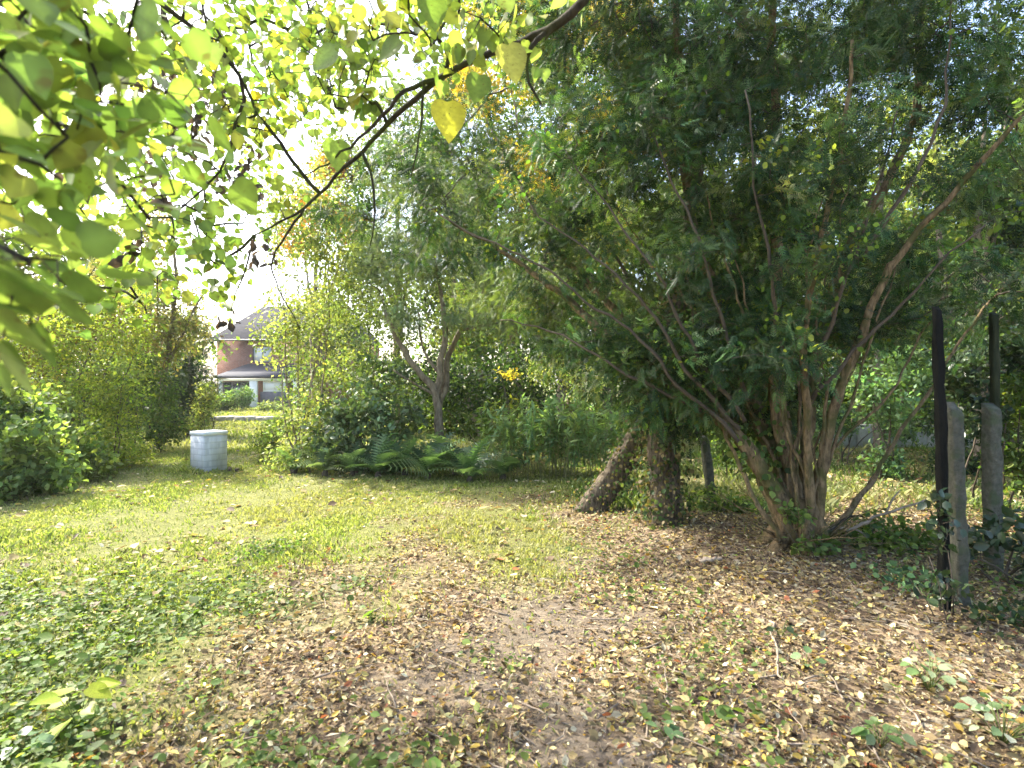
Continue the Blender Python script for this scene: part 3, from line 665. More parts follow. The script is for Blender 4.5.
# ------------------------------------------------------------------ the big many stemmed evergreen on the right
A_ = at
def S(*q): return [at(*k) for k in q]
yb = onground(800, 5.25)
def gp(px, d, dz=-.05): return onground(px, d) + np.array([0, 0, dz])
yew = Plant(3)
yst = []
ylobes0 = [(690, 300, 5.6), (735, 260, 5.2), (760, 200, 5.8), (800, 230, 5.1), (850, 180, 5.6), (900, 250, 5.4), (880, 320, 5.3), (640, 300, 6.2), (700, 180, 5.3), (960, 270, 5.5), (830, 130, 5.8), (780, 320, 6.3), (610, 200, 6.4)]
def ys(pts, r0, r1, wob=.018): yst.append(yew.stem(pts, r0, r1, wob))
ys([gp(795, 5.2)] + S((778, 500, 5.2), (757, 470, 5.25), (735, 440, 5.35), (700, 412, 5.55), (650, 372, 5.8), (590, 318, 6.1), (520, 262, 6.5), (440, 215, 6.9)), .085, .012)
ys([gp(803, 5.3)] + S((790, 470, 5.35), (770, 380, 5.45), (774, 270, 5.5), (782, 150, 5.5), (772, 20, 5.4), (765, -120, 5.3)), .066, .025)
ys([gp(812, 5.2)] + S((820, 470, 5.15), (836, 390, 5.1), (868, 310, 5.0), (920, 225, 4.9), (965, 180, 4.8), (1030, 110, 4.6)), .058, .016)
ys([gp(805, 5.35)] + S((803, 450, 5.5), (815, 350, 5.6), (850, 240, 5.7), (900, 165, 5.7), (928, 100, 5.7), (926, -10, 5.6), (935, -120, 5.6)), .066, .025)
ys([gp(796, 5.4)] + S((768, 440, 5.6), (738, 350, 5.8), (700, 250, 5.9), (680, 120, 5.9), (668, -40, 5.8)), .085, .028)
ys([gp(806, 5.15)] + S((812, 480, 5.05), (806, 400, 4.95), (800, 330, 4.85), (822, 230, 4.7), (848, 150, 4.6), (852, 40, 4.5)), .045, .012)
ys([gp(790, 5.35)] + S((752, 455, 5.75), (720, 400, 6.2), (640, 330, 6.9), (560, 250, 7.5), (500, 150, 7.8)), .085, .02)
ys([gp(815, 5.3)] + S((850, 520, 5.5), (880, 470, 5.7), (905, 420, 5.9), (960, 330, 6.3), (1040, 240, 6.6)), .026, .008)
for q in ((735, 440, 5.2, 640, 340, 5.1, 530, 255, 5.2, 440, 215, 5.5), (738, 430, 5.2, 630, 300, 5.0, 525, 195, 5.2), (742, 420, 5.15, 665, 280, 4.9, 565, 150, 5.0), (748, 400, 5.1, 700, 260, 4.8, 640, 110, 4.7),
          (800, 400, 4.95, 850, 260, 4.6, 900, 100, 4.4), (810, 400, 5.0, 900, 300, 4.7, 985, 225, 4.4), (790, 380, 5.0, 765, 250, 4.7, 745, 90, 4.5), (860, 260, 4.7, 930, 130, 4.5, 950, 20, 4.4), (700, 412, 5.4, 600, 345, 5.4, 500, 320, 5.8)):
    ys([at(*q[k:k + 3]) for k in range(0, len(q), 3)], .021, .006, .030); yew.dark.add(len(yew.stems) - 1)
qq = np.random.default_rng(8)
for k in range(13):   # thin inner stems
    l = ylobes0[k % len(ylobes0)]; q0 = yb + np.array([qq.normal(0, .16), qq.normal(0, .14), .05]); e = at(*l)
    ys([q0, q0 * .62 + e * .38 + np.array([qq.normal(0, .1), qq.normal(0, .1), .25]), e], qq.uniform(.012, .028), .006, .03)
for k in range(46):   # tangle of dead shoots round the foot
    a_ = qq.uniform(0, 6.28); q0 = yb + np.array([math.cos(a_) * .2, math.sin(a_) * .2, .05]); L_ = qq.uniform(.2, .7); a2 = a_ + qq.normal(0, .7)
    e = q0 + np.array([math.cos(a2) * L_, math.sin(a2) * L_, qq.uniform(-.02, .45)]); ys([q0, q0 * .5 + e * .5 + np.array([0, 0, qq.uniform(0, .15)]), e], .006, .002, .012)
# flared butt
for k in range(7):
    a = k * .9; q = yb + np.array([math.cos(a) * .34, math.sin(a) * .30, 0]); q[2] = float(gz(q[0], q[1])) - .05
    yst.append(yew.stem([q, yb + np.array([math.cos(a) * .13, math.sin(a) * .12, .10]), yb + np.array([math.cos(a) * .05, math.sin(a) * .05, .42])], .06, .075, .006))
ylobes = [lobe(480, 205, 6.8, (1.2, .9, .9)), lobe(600, 230, 6.3, (1.1, .9, .9)), lobe(610, 90, 6.1, (1.1, .9, 1.1)), lobe(720, 290, 5.9, (.9, .8, .7)),
          lobe(740, 130, 5.6, (1.1, .9, 1.2)), lobe(860, 110, 5.6, (1.1, .9, 1.1)), lobe(955, 230, 5.3, (.8, .8, .7)), lobe(985, 60, 5.2, (1.0, .9, 1.2)),
          lobe(720, -90, 5.4, (1.4, 1.1, .9)), lobe(900, -100, 5.2, (1.3, 1.1, .9)), lobe(560, -70, 6.2, (1.3, 1, .9)), lobe(820, 260, 6.6, (1.2, .9, .9)),
          lobe(650, 330, 6.3, (.7, .6, .45)), lobe(770, 340, 5.6, (.55, .5, .5)), lobe(560, 300, 7.2, (.9, .7, .5)), lobe(700, 200, 4.7, (.9, .6, .8)), lobe(830, 200, 4.5, (.8, .5, .7)), lobe(600, 150, 5.2, (.8, .6, .7)), lobe(1010, 300, 6.4, (.7, .7, .6)), lobe(690, 395, 5.7, (.3, .3, .2), .2), lobe(560, 285, 5.8, (.55, .4, .35)), lobe(625, 345, 5.7, (.4, .3, .28), .3), lobe(725, 350, 5.0, (.42, .3, .3), .5), lobe(795, 340, 4.9, (.35, .3, .3), .35), lobe(770, 400, 5.9, (.5, .3, .35), .4), lobe(850, 320, 5.7, (.4, .3, .3), .35), lobe(690, 370, 5.4, (.35, .3, .22), .3), lobe(650, 400, 5.9, (.35, .3, .2), .3), lobe(740, 395, 5.0, (.22, .2, .16), .18), lobe(560, 350, 6.4, (.4, .3, .2), .3), lobe(480, 290, 6.6, (.6, .5, .35)), lobe(400, 215, 7.0, (.6, .5, .5)), lobe(640, -10, 5.6, (.9, .8, .7)), lobe(800, 10, 5.0, (.9, .8, .7)), lobe(930, 20, 4.7, (.8, .7, .7)), lobe(540, 20, 6.4, (.9, .8, .8)), lobe(1010, 150, 5.0, (.6, .6, .7)), lobe(880, 60, 6.6, (1.2, .8, 1.0)), lobe(680, 50, 6.8, (1.2, .8, 1.0)), lobe(470, 120, 6.9, (.8, .7, .6))]
yew.grow(ylobes, 3200, jit=.10, up=.05, clump=430, cs=.20)
yo = thing('evergreen_tree', yb, 'big dark evergreen with many splayed reddish stems rising from one base in the leaf litter', 'tree')
a, b = yew.wood(.0021, 13, .20, .03)
a.build('trunk', M['bark_yew'], yo, True, (b, M['twig']))
yew.foliage(17, .13, SPRAY, *YEW, droop=.30, spread=.075, along=.35, var=.38, upn=.7, follow=.9, scat=.42).build('crown', M['needle'], yo)
qk = np.random.default_rng(12)
yew.foliage(16, .05, BROAD, [(.10, .18, .03), (.17, .25, .04), (.30, .30, .05)], [3, 3, 1.2], droop=.4, spread=.10, along=.3, var=.25, keep=lambda q: qk.uniform() < .13).build('climber_leaves', M['lime'], yo)
ivy_on(yew, yo, [yst[0], yst[1], yst[4], yst[6]], 1500, .06, 5, .08, .15, .5, MID)

# two lower stems to its left: the leaning one and the ivy clad one
def ivy_extra(n, size, seed, hi, off, cols):
    return lambda pl, o: ivy_on(pl, o, pl.stems[:1], n, size, seed, off, 0, hi, cols)
plant('leaning_tree', 'evergreen leaning to the right on a thick shaggy trunk rising from the lawn edge', 'tree', onground(590, 7.1), 8,
      [([gp(586, 7.1)] + S((606, 487, 7.1), (628, 455, 7.05), (650, 415, 7.0), (690, 350, 6.9), (730, 280, 6.9), (760, 180, 6.9)), .18, .04),
       (S((645, 425, 7.0), (625, 370, 7.3), (585, 320, 7.6), (530, 290, 8.0)), .05, .015), (S((672, 380, 6.95), (640, 300, 7.2), (600, 230, 7.5)), .045, .015)],
      [lobe(590, 320, 7.7, (.9, .8, .5)), lobe(660, 330, 7.2, (.6, .6, .6)), lobe(740, 220, 7.0, (.9, .8, .8)), lobe(520, 290, 8.2, (.9, .7, .4)), lobe(600, 220, 7.6, (.9, .7, .6))],
      360, dict(per=20, size=.14, tmpl=SPRAY, cols=OLIVE[0], wts=OLIVE[1], droop=.5, spread=.09, along=.25, var=.3), wood='bark_shaggy', lmat='needle', sides=15, rough=.15,
      extra=ivy_extra(1900, .042, 4, .55, .06, ([(.14, .12, .06), (.06, .10, .035), (.20, .16, .09)], [2, 4, 1])))
plant('ivy_clad_tree', 'upright dark trunk thickly clad in ivy beside the leaning shaggy trunk', 'tree', onground(664, 6.25), 9,
      [([gp(666, 6.25)] + S((664, 480, 6.25), (660, 420, 6.25), (668, 350, 6.3), (690, 270, 6.4), (700, 150, 6.5), (700, 20, 6.5)), .18, .05),
       (S((664, 400, 6.25), (700, 350, 6.0), (735, 290, 5.8)), .05, .015)],
      [lobe(690, 240, 6.5, (.7, .6, .7)), lobe(690, 80, 6.6, (.9, .8, .9)), lobe(730, 310, 5.9, (.4, .4, .4))],
      220, dict(per=20, size=.13, tmpl=SPRAY, cols=YEW[0], wts=YEW[1], droop=.5, spread=.09, along=.25, var=.3), wood='bark_shaggy', lmat='needle', sides=15, rough=.15,
      extra=ivy_extra(3800, .045, 6, .5, .09, ([(.04, .075, .025), (.09, .12, .045), (.15, .12, .06), (.22, .18, .10)], [3, 3, 2, 1])))

# ------------------------------------------------------------------ lime leaved branches hanging in from the left, and the mossy bough overhead
hz = Plant(21)
hb = np.array([-4.6, 2.4, 0.0]); hb[2] = gz(-4.6, 2.4)
h0 = hz.stem([hb, (-4.5, 2.4, 1.2), (-4.2, 2.5, 2.6), (-3.6, 2.7, 3.8), (-2.6, 2.9, 4.6)], .13, .05)
def hs(pts, r0=.03, r1=.006):
    q = np.array(pts[0]); i = hz.near(q); hz.stem([hz.pos[i] * .5 + q * .5] + list(pts), r0, r1, .02, start=i)
hs([(-3.6, 2.6, 3.3)] + S((60, -60, 2.6), (180, 20, 2.7), (250, 90, 2.8), (220, 160, 2.9), (185, 205, 3.0)), .028, .005)
hs([(-3.4, 2.2, 2.9)] + S((-40, 60, 1.8), (40, 110, 1.6), (100, 150, 1.5), (150, 220, 1.6)), .018, .004)
hs([(-3.0, 1.6, 2.5)] + S((-200, 200, 1.0), (-60, 230, .8), (30, 262, .75)), .014, .004)
hs([(-3.4, 2.4, 3.1)] + S((-60, -40, 1.4), (30, 20, 1.2), (90, 60, 1.15)), .016, .004)
hs([(-3.6, 3.0, 3.0)] + S((-40, 150, 3.0), (40, 200, 2.9), (110, 250, 3.0)), .02, .005)
hs([(-3.2, 3.0, 4.2)] + S((200, -120, 3.2), (300, -10, 3.1), (330, 60, 3.0)), .025, .005)
hs([(-3.6, 2.8, 3.9)] + S((60, -140, 3.4), (150, -30, 3.5), (180, 80, 3.5), (186, 130, 3.5)), .03, .008)
hl = [lobe(60, 60, 1.25, (.34, .25, .22), 1.0), lobe(20, 150, 1.0, (.25, .2, .22), .7), lobe(125, 150, 1.5, (.22, .2, .16), .5), lobe(15, 20, 1.0, (.25, .2, .15), .6),
      lobe(60, 240, 2.6, (.6, .5, .35), 1.9), lobe(30, 170, 2.3, (.5, .4, .45), 1.2), lobe(150, 245, 3.0, (.4, .4, .25), .7), lobe(120, 40, 2.6, (.5, .5, .4), 1.0),
      lobe(300, 40, 3.1, (.5, .4, .35), 1.2), lobe(250, 20, 2.9, (.5, .4, .25), .8), lobe(235, 130, 2.9, (.22, .3, .3), .35), lobe(330, 60, 3.0, (.3, .3, .3), .4), lobe(190, 190, 3.0, (.3, .3, .2), .35), lobe(60, 300, 3.4, (.6, .4, .2), .5), lobe(60, 190, 4.6, (1.0, .6, .6), 2.2), lobe(120, 60, 4.4, (.8, .6, .5), 1.2), lobe(290, 30, 4.6, (.8, .6, .4), 1.5), lobe(0, 100, 4.2, (.8, .6, .7), 1.2), lobe(370, 50, 4.6, (.8, .6, .45), 1.6), lobe(450, 20, 4.8, (.7, .6, .4), 1.0), lobe(230, 110, 4.8, (.5, .5, .5), .5), lobe(150, 130, 4.6, (.5, .5, .5), .7), lobe(215, 230, 4.2, (.35, .4, .35), .35), lobe(140, 270, 4.2, (.4, .4, .3), .4), lobe(275, 100, 4.5, (.4, .4, .3), .4), lobe(255, 175, 4.8, (.5, .4, .4), .45), lobe(300, 120, 5.2, (.5, .4, .35), .4), lobe(210, 290, 5.0, (.25, .3, .2), .2), lobe(190, 30, 5.0, (.6, .5, .4), .6)]
hz.grow(hl, 680, jit=.08, up=.06)
hbo = thing('overhanging_tree', hb, 'tree hanging lime green translucent leaves into the upper left of the view', 'tree')
a, b = hz.wood(.0024, 8, .06, .012); a.build('trunk', M['bark_dark'], hbo, True, (b, M['bark_dark']))
hz.foliage(7, .060, HEART, *LIME, droop=.35, spread=.07, along=.35, var=.16, upn=.8, keep=lambda q: rng.uniform() < .82).build('crown', M['lime'], hbo)
# the few very close leaves of its lowest twig
rr = np.random.default_rng(4); mb = MB()
NL = [(-12, 275, .78, 1, .05, -.25, .12), (28, 280, .85, 1, -.1, -.22, .10), (66, 286, .92, 1, .1, -.1, .07), (-22, 335, .8, .8, .2, -.5, .09), (-4, 366, .85, .3, .3, -.9, .05), (-30, 300, .76, 1, 0, -.1, .09), (-15, 130, .9, 1, .1, -.2, .09), (20, 90, 1.1, 1, .2, -.1, .075), (0, 215, 1.0, .8, .1, -.4, .085), (25, 225, 1.1, 1, .2, -.5, .08), (75, 145, 1.3, .8, 0, -.6, .08), (115, 140, 1.4, .5, .2, -.8, .075), (170, 150, 1.7, .3, 0, -1, .07), (140, 5, 1.2, .3, .1, -1, .10), (60, 10, 1.1, .7, 0, -.6, .08), (5, 30, 1.0, 1, 0, -.3, .08), (100, 20, 1.2, .6, .2, -.7, .08)]
q9 = np.random.default_rng(14)
NL += [(q9.uniform(-10, 235), q9.uniform(15, 215), q9.uniform(1.1, 1.7), q9.normal(.5, .4), q9.normal(0, .3), q9.normal(-.7, .2), q9.uniform(.065, .095)) for k in range(16)]
P = np.array([at(q[0], q[1], q[2]) for q in NL]); D = np.array([q[3:6] for q in NL], float)
N = np.array([(.15, .45, .8)] * len(NL)) + rr.normal(0, .22, (len(NL), 3))
leaves(mb, P, D, N, [q[6] for q in NL], pal(*LIME, len(NL), rr), HEART, 1.0)
N2 = [(-18, 315, .80, .9, .1, -.35, .11), (30, 330, .84, .5, .1, -.6, .07), (0, 352, .82, .6, 0, -.55, .085), (58, 305, .95, .9, 0, -.3, .075), (-25, 285, .78, 1, .1, -.05, .12)]
P2 = np.array([at(*q[:3]) for q in N2]); leaves(mb, P2, np.array([q[3:6] for q in N2], float), np.array([(.30, .62, .72)] * len(N2)) + rr.normal(0, .12, (len(N2), 3)), [q[6] for q in N2], pal(*LIME, len(N2), rr), HEART, 1.0); P = np.vstack([P, P2]); sk_ = MB()
for c in P:
    a0 = hz.pos[hz.near(c)]; sk_.tube([a0, a0 * .5 + c * .5 + np.array([0, 0, .03]), c], .0016, 5, col=(.16, .2, .06))
mb.build('leaves', M['lime'], hbo, more=(sk_, M['twig']))
bg = Plant(22)
bb = np.array([2.2, -1.2, 0.0]); bb[2] = gz(2.2, -1.2)
bg.stem([bb, (2.15, -1.15, 1.5), (1.9, -.8, 2.9), (1.5, -.1, 3.9), (1.1, .9, 4.2)], .17, .07)
m1 = bg.stem(S((640, -90, 2.35), (575, 2, 2.4), (535, 28, 2.5), (480, 50, 2.6), (428, 72, 2.7), (388, 118, 2.85), (350, 160, 3.0), (300, 212, 3.2), (255, 235, 3.4)), .038, .005, .008, start=bg.n - 1, step=.07)
def bs(pts, r0, r1): i = bg.near(np.array(pts[0])); bg.stem(list(pts[1:]), r0, r1, .01, start=i, step=.05)
bs(S((428, 72, 2.7), (405, 88, 2.7), (370, 128, 2.75), (330, 160, 2.8), (305, 175, 2.9)), .013, .003)
bs(S((357, 152, 3.0), (378, 178, 2.95), (378, 205, 2.95), (370, 246, 2.95)), .010, .003)
bs(S((540, 26, 2.5), (520, 45, 2.5), (530, 75, 2.5), (541, 104, 2.5)), .013, .005)
bs(S((575, 2, 2.4), (560, 10, 2.5), (545, 40, 2.5)), .010, .004)
bs(S((425, 75, 2.7), (420, 110, 2.7), (418, 140, 2.7), (411, 176, 2.7)), .008, .003)
bs(S((300, 212, 3.2), (262, 265, 3.3), (300, 330, 3.5)), .008, .003)
bs(S((320, 190, 3.1), (280, 150, 3.1), (250, 100, 3.1), (225, 40, 3.0), (200, 10, 3)), .012, .006)
bs(S((255, 235, 3.4), (246, 262, 3.45), (236, 290, 3.5), (231, 315, 3.6)), .007, .003)
bs(S((255, 235, 3.4), (215, 275, 3.4), (190, 210, 3.4), (160, 150, 3.3)), .009, .003)
bg.grow([lobe(170, 90, 3.2, (.45, .4, .45), .7), lobe(240, 90, 3.4, (.5, .4, .4), .7), lobe(300, 100, 3.4, (.35, .3, .25), .5), lobe(560, -10, 2.6, (.25, .25, .12), .4), lobe(420, 30, 2.5, (.3, .25, .16), 1.0), lobe(500, 45, 2.45, (.2, .2, .14), .7), lobe(345, 70, 2.8, (.25, .25, .2), .8), lobe(360, 100, 2.9, (.25, .2, .2), .2), lobe(470, -40, 2.4, (.5, .4, .2), 1.2),
         lobe(240, 170, 3.3, (.3, .25, .35), .5), lobe(215, 275, 3.4, (.15, .2, .1), .18), lobe(330, 20, 2.7, (.35, .3, .2), .9), lobe(210, 90, 3.1, (.2, .2, .25), .25)], 190, jit=.08, up=.05)
bo = thing('bough_tree', bb, 'dark mossy bough with large yellow green leaves reaching in from overhead', 'tree')
a, b = bg.wood(.0023, 9, .08, .01); a.build('trunk', M['bark_dark'], bo, True, (b, M['bark_dark']))
LG = (LIME[0] + [(.42, .38, .05)], [3, 4, 3, 2, 2])
kq = np.random.default_rng(6)
bg.foliage(7, .062, HEART, *LG, droop=.6, spread=.05, along=.45, var=.16, upn=.5, keep=lambda q: kq.uniform() < .6).build('crown', M['lime'], bo)
mb = MB()
NL = [(447, 102, 2.45, .1, 0, -1, .17), (430, -5, 2.3, .2, 0, -1, .14), (508, 45, 2.3, .3, .1, -1, .15), (335, 50, 2.4, -.8, .1, -.5, .13), (335, 140, 2.8, .1, .1, -1, .15), (480, 75, 2.4, -.2, 0, -1, .12), (400, 40, 2.4, -.6, .1, -.4, .13), (385, 15, 2.4, .7, .1, -.3, .12)]
leaves(mb, np.array([at(*q[:3]) for q in NL]), np.array([q[3:6] for q in NL], float), np.array([(.25, -.9, .35)] * len(NL)) + rr.normal(0, .25, (len(NL), 3)), [q[6] for q in NL], pal(*LG, len(NL), rr), HEART); mb.build('leaves', M['lime'], bo)

mb = MB(); stk = MB()   # hanging bunches of withered leaves and seeds
for (px, py, d, n, s_) in ((165, 75, 3.4, 70, .13), (185, 95, 3.4, 60, .12), (182, 130, 3.4, 34, .07), (262, 250, 3.4, 20, .05), (150, 165, 3.0, 14, .04), (246, 185, 3.3, 16, .05), (158, 200, 2.6, 10, .035), (132, 248, 2.6, 9, .03), (68, 185, 2.2, 8, .03), (222, 178, 3.2, 14, .05), (245, 150, 3.3, 16, .06), (230, 320, 3.6, 10, .035), (160, 90, 3.3, 24, .12)):
    c = at(px, py, d); allp = np.vstack([hz.pos[:hz.n], bg.pos[:bg.n]]); a0 = allp[np.argmin(((allp - c) ** 2).sum(1))]; c = a0 + (c - a0) * min(1, .28 / max(np.linalg.norm(c - a0), 1e-6)); stk.tube([a0, a0 * .5 + c * .5 + np.array([0, 0, .02]), c], .0025, 5, col=(.06, .05, .04)); P = c + rr.normal(0, s_, (n, 3)) * (.8, .8, 1); D = rr.normal(0, .5, (n, 3)) + (0, 0, -.8)
    leaves(mb, P, D, rr.normal(0, 1, (n, 3)), rr.uniform(.04, .08, n), pal([(.09, .07, .055), (.14, .11, .085), (.05, .042, .036)], [1, 1, 1], n, rr), CURL)
mb.build('withered_leaves', M['dry'], hbo, more=(stk, M['twig']))

# ------------------------------------------------------------------ the planted bed in the middle
def bush(kind, label, px, d, seed, lobes, n, per, size, tmpl, P_, lmat='leaf', wood='twig', nst=5, group=None, droop=.2, spread=.05, var=.28, spr=.16, hh=.6, cat='shrub', along=.25, wide=1.0, upn=.7, r0=.016, low=0):
    base = onground(px, d); q = np.random.default_rng(seed); sts = []
    if low: lobes = list(lobes) + [(base + np.array([0, 0, .22]), np.array([low, low * .8, .28]), low * .5)]
    for k in range(nst):
        l = lobes[k % len(lobes)][0] + q.normal(0, .15, 3); b0 = base + np.array([q.normal(0, spr), q.normal(0, spr), -.03]); b0[2] = float(gz(b0[0], b0[1])) - .03
        mid = b0 * .55 + l * .45 + np.array([q.normal(0, .08), q.normal(0, .08), .05])
        sts.append(([b0, mid, b0 * .1 + l * .9], r0, r0 * .35))
    return plant(kind, label, cat, base, seed, sts, lobes, n, dict(per=per, size=size, tmpl=tmpl, cols=P_[0], wts=P_[1], droop=droop, spread=spread, along=along, var=var, wide=wide, upn=upn), group, wood, lmat, tip=.0018, sides=6, names=('stems', 'branches', 'foliage'))
bush('tall_shrub', 'tall airy golden green shrub at the left end of the planted bed', 305, 10.6, 31,
     [lobe(300, 235, 10.6, (.75, .7, .9)), lobe(325, 190, 10.9, (.6, .6, .5)), lobe(275, 200, 10.8, (.35, .4, .5)), lobe(278, 330, 10.4, (.42, .5, .8)), lobe(315, 330, 10.7, (.75, .6, .9)), lobe(305, 420, 10.5, (.6, .5, .5)), lobe(340, 250, 11, (.7, .7, .8))], 620, 20, .075, SMALL, GOLD, 'lime', 'bark_grey', 7, wide=1.1, spread=.11, r0=.022, low=.7)
bush('olive_shrub', 'broad olive shrub filling the gap behind the golden green shrub', 375, 12.3, 32,
     [lobe(360, 290, 12.2, (.9, .8, 1.1)), lobe(400, 320, 12.4, (.8, .7, .9)), lobe(370, 380, 12, (.9, .7, .8)), lobe(330, 400, 12, (.6, .6, .7))], 330, 22, .085, SMALL, OLIVE, nst=6, spread=.11)
bush('laurel', 'dark glossy laurel in the bed left of the small forked tree', 372, 10.3, 33,
     [lobe(350, 425, 10.2, (.7, .5, .5)), lobe(395, 420, 10.4, (.6, .5, .55)), lobe(325, 445, 10.1, (.4, .4, .35)), lobe(380, 380, 10.8, (.6, .5, .5))], 190, 24, .12, BROAD, ([(.08, .13, .05), (.12, .18, .07), (.18, .24, .10)], [3, 3, 2]), 'gloss', nst=6, spread=.10, wide=.75, low=.6)
bush('dark_shrub', 'dark shaded shrub behind the trunk of the small forked tree', 490, 12.6, 34,
     [lobe(480, 400, 12.4, (.8, .6, .8)), lobe(530, 370, 12.6, (1.0, .6, .9)), lobe(430, 380, 12.6, (.8, .6, .7)), lobe(590, 370, 12.8, (.9, .6, .8))], 280, 20, .10, SMALL, DARK, spread=.12, nst=6)
bush('small_shrub', 'small bright green shrub at the lawn edge beside the far end of the bed', 268, 12.0, 35,
     [lobe(266, 443, 12, (.35, .35, .3)), lobe(282, 430, 12.1, (.35, .35, .35))], 70, 22, .075, SMALL, ([(.11, .17, .04), (.16, .22, .05), (.22, .26, .07)], [1, 1, 1]), spread=.07)
bush('golden_shrub', 'little yellow green shrub hanging over the tall weeds', 545, 11.6, 36,
     [lobe(560, 372, 11.6, (.7, .5, .28)), lobe(590, 385, 11.5, (.4, .4, .25))], 90, 18, .08, SMALL, GOLD, 'lime', spread=.09, nst=4)
bush('orange_leaved_shrub', 'thin shrub tipped with a golden yellow spray of leaves over the tall weeds', 520, 10.9, 37,
     [lobe(512, 376, 10.9, (.28, .25, .12))], 11, 9, .09, NARROW, YELL, 'lime', nst=3, spread=.05, wide=1.6)
# small forked tree with a pale crown
plant('forked_tree', 'small bare stemmed tree forking low with a pale grey green crown', 'tree', onground(438, 10.7), 38,
      [([gp(440, 10.7)] + S((437, 420, 10.7), (434, 392, 10.7), (415, 372, 10.6), (398, 348, 10.5), (385, 310, 10.4)), .11, .03, ),
       (S((436, 400, 10.7), (440, 370, 10.7), (446, 335, 10.7), (440, 280, 10.6), (430, 230, 10.5)), .075, .02),
       (S((439, 405, 10.75), (448, 385, 10.8), (446, 360, 10.9), (462, 330, 10.9), (485, 290, 10.8), (500, 250, 10.7)), .07, .02),
       (S((436, 396, 10.7), (420, 385, 10.5), (405, 380, 10.3), (393, 370, 10.2)), .03, .012), (S((462, 330, 10.9), (500, 320, 10.6), (540, 325, 10.3)), .03, .01),
       (S((440, 375, 10.7), (420, 350, 10.8), (418, 310, 10.9)), .035, .012)],
      [lobe(390, 260, 10.5, (.8, .7, .7)), lobe(450, 250, 10.6, (.8, .7, .8)), lobe(510, 280, 10.6, (.7, .6, .5)), lobe(480, 320, 10.5, (.7, .5, .25)), lobe(530, 325, 10.4, (.5, .5, .25)), lobe(400, 320, 10.4, (.4, .4, .3)), lobe(400, 170, 10.7, (.8, .7, .7)), lobe(450, 190, 10.7, (.6, .6, .6))],
      430, dict(per=22, size=.14, tmpl=SPRAY, cols=GREYG[0], wts=GREYG[1], droop=.45, spread=.11, along=.25, var=.25), wood='bark_grey', lmat='needle', sides=11, rough=.2)

def fern(label, px, d, seed, n=11, L=.62, P_=BLUE, group=None):
    q = np.random.default_rng(seed); base = onground(px, d); o = thing('fern', base, label, 'fern', group)
    rt = MB(); rt.tube([base + (0, 0, -.03), base + (0, 0, .04), base + (.01, 0, .10)], [.05, .06, .035], 7); rt.build('crown', M['twig'], o)
    a = np.arange(n) * 2.4 + q.normal(0, .2, n); el = q.uniform(.30, 1.25, n)
    D = np.stack([np.cos(a) * np.cos(el), np.sin(a) * np.cos(el), np.sin(el)], 1) + q.normal(0, .15, (n, 3)); N = np.stack([-np.cos(a) * np.sin(el), -np.sin(a) * np.sin(el), np.cos(el)], 1) + q.normal(0, .2, (n, 3))
    c = pal(*P_, n, q) * np.exp(q.normal(0, .15, (n, 1)))
    for k in range(n):
        f = MB(); leaves(f, (base + np.array([0, 0, .08]))[None] + q.normal(0, .02, (1, 3)), D[k:k + 1], N[k:k + 1], [L * .98 * q.uniform(.65, 1.2)], c[k:k + 1], FROND); f.build('frond', M['fern'], o)
FG = 'ferns along the front of the bed'
for lab, px, d, s_, n, L in (('large arching blue green fern below the small forked tree', 428, 9.7, 1, 20, .9), ('fern with fronds spilling onto the lawn just right of the largest fern', 470, 9.45, 2, 18, .75),
                             ('fern at the right end of the ferns, against the tall weeds', 503, 9.7, 3, 16, .7), ('low fern in front of the dark laurel', 378, 9.6, 4, 16, .65), ('pale fern below the golden green shrub nearest the lawn', 325, 9.7, 5, 14, .6),
                             ('leftmost fern of the bed, at the far lawn edge', 294, 10.2, 6, 10, .5), ('fern tucked between the laurel and the largest fern', 405, 10.0, 7, 18, .85), ('upright fern behind the largest fern at the forked trunk', 455, 10.2, 8, 18, .9), ('small fern between the laurel fern and the pale fern', 352, 9.75, 9, 14, .6)):
    fern(lab, px, d, s_, n, L, BLUE if s_ != 5 else GREYG, FG)

WEED = ([(.12, .20, .09), (.16, .26, .12), (.22, .31, .14)], [3, 3, 2])
def weeds(label, px, d, seed, n=16, h=1.2, sp=.35, P_=BLUE, group='tall weeds in the bed'):
    q = np.random.default_rng(seed); base = onground(px, d); pl = Plant(seed); tips = []
    for k in range(n):
        b0 = base + np.array([q.normal(0, sp), q.normal(0, sp * .7), 0]); b0[2] = float(gz(b0[0], b0[1])) - .02; hh = h * q.uniform(.7, 1.15); ln = q.normal(0, .16, 2)
        ids = pl.stem([b0, b0 + (ln[0] * .3, ln[1] * .3, hh * .5), b0 + (ln[0] * 1.2, ln[1] * 1.2, hh)], .0075, .003, .006); pl.twigs.append(ids[len(ids) // 4:])
    o = thing('tall_weed', base, label, 'weed', group); a = MB()
    for ids in pl.stems: a.tube(pl.pos[ids], pl.rmin[ids], 5, col=(.2, .2, .1))
    a.build('stems', M['fern'], o, True)
    pl.foliage(34, .16, NARROW, *P_, droop=.5, spread=.015, along=.05, var=.15, wide=1.2, upn=.9).build('foliage', M['leaf'], o)
for lab, px, d, s_, n, h, P_ in (('clump of tall leafy weeds right of the ferns', 528, 9.9, 51, 30, 1.2, WEED), ('tallest clump of leafy weeds in the middle of the bed', 562, 9.6, 52, 34, 1.3, WEED), ('clump of tall weeds beside the foot of the leaning trunk', 600, 9.3, 53, 30, 1.1, WEED),
                                ('darker clump of tall weeds behind the ferns', 495, 11.0, 54, 20, 1.2, MID), ('clump of weeds behind the leaning trunk', 630, 10.8, 55, 20, 1.3, WEED)):
    weeds(lab, px, d, s_, n, h, .34, P_)

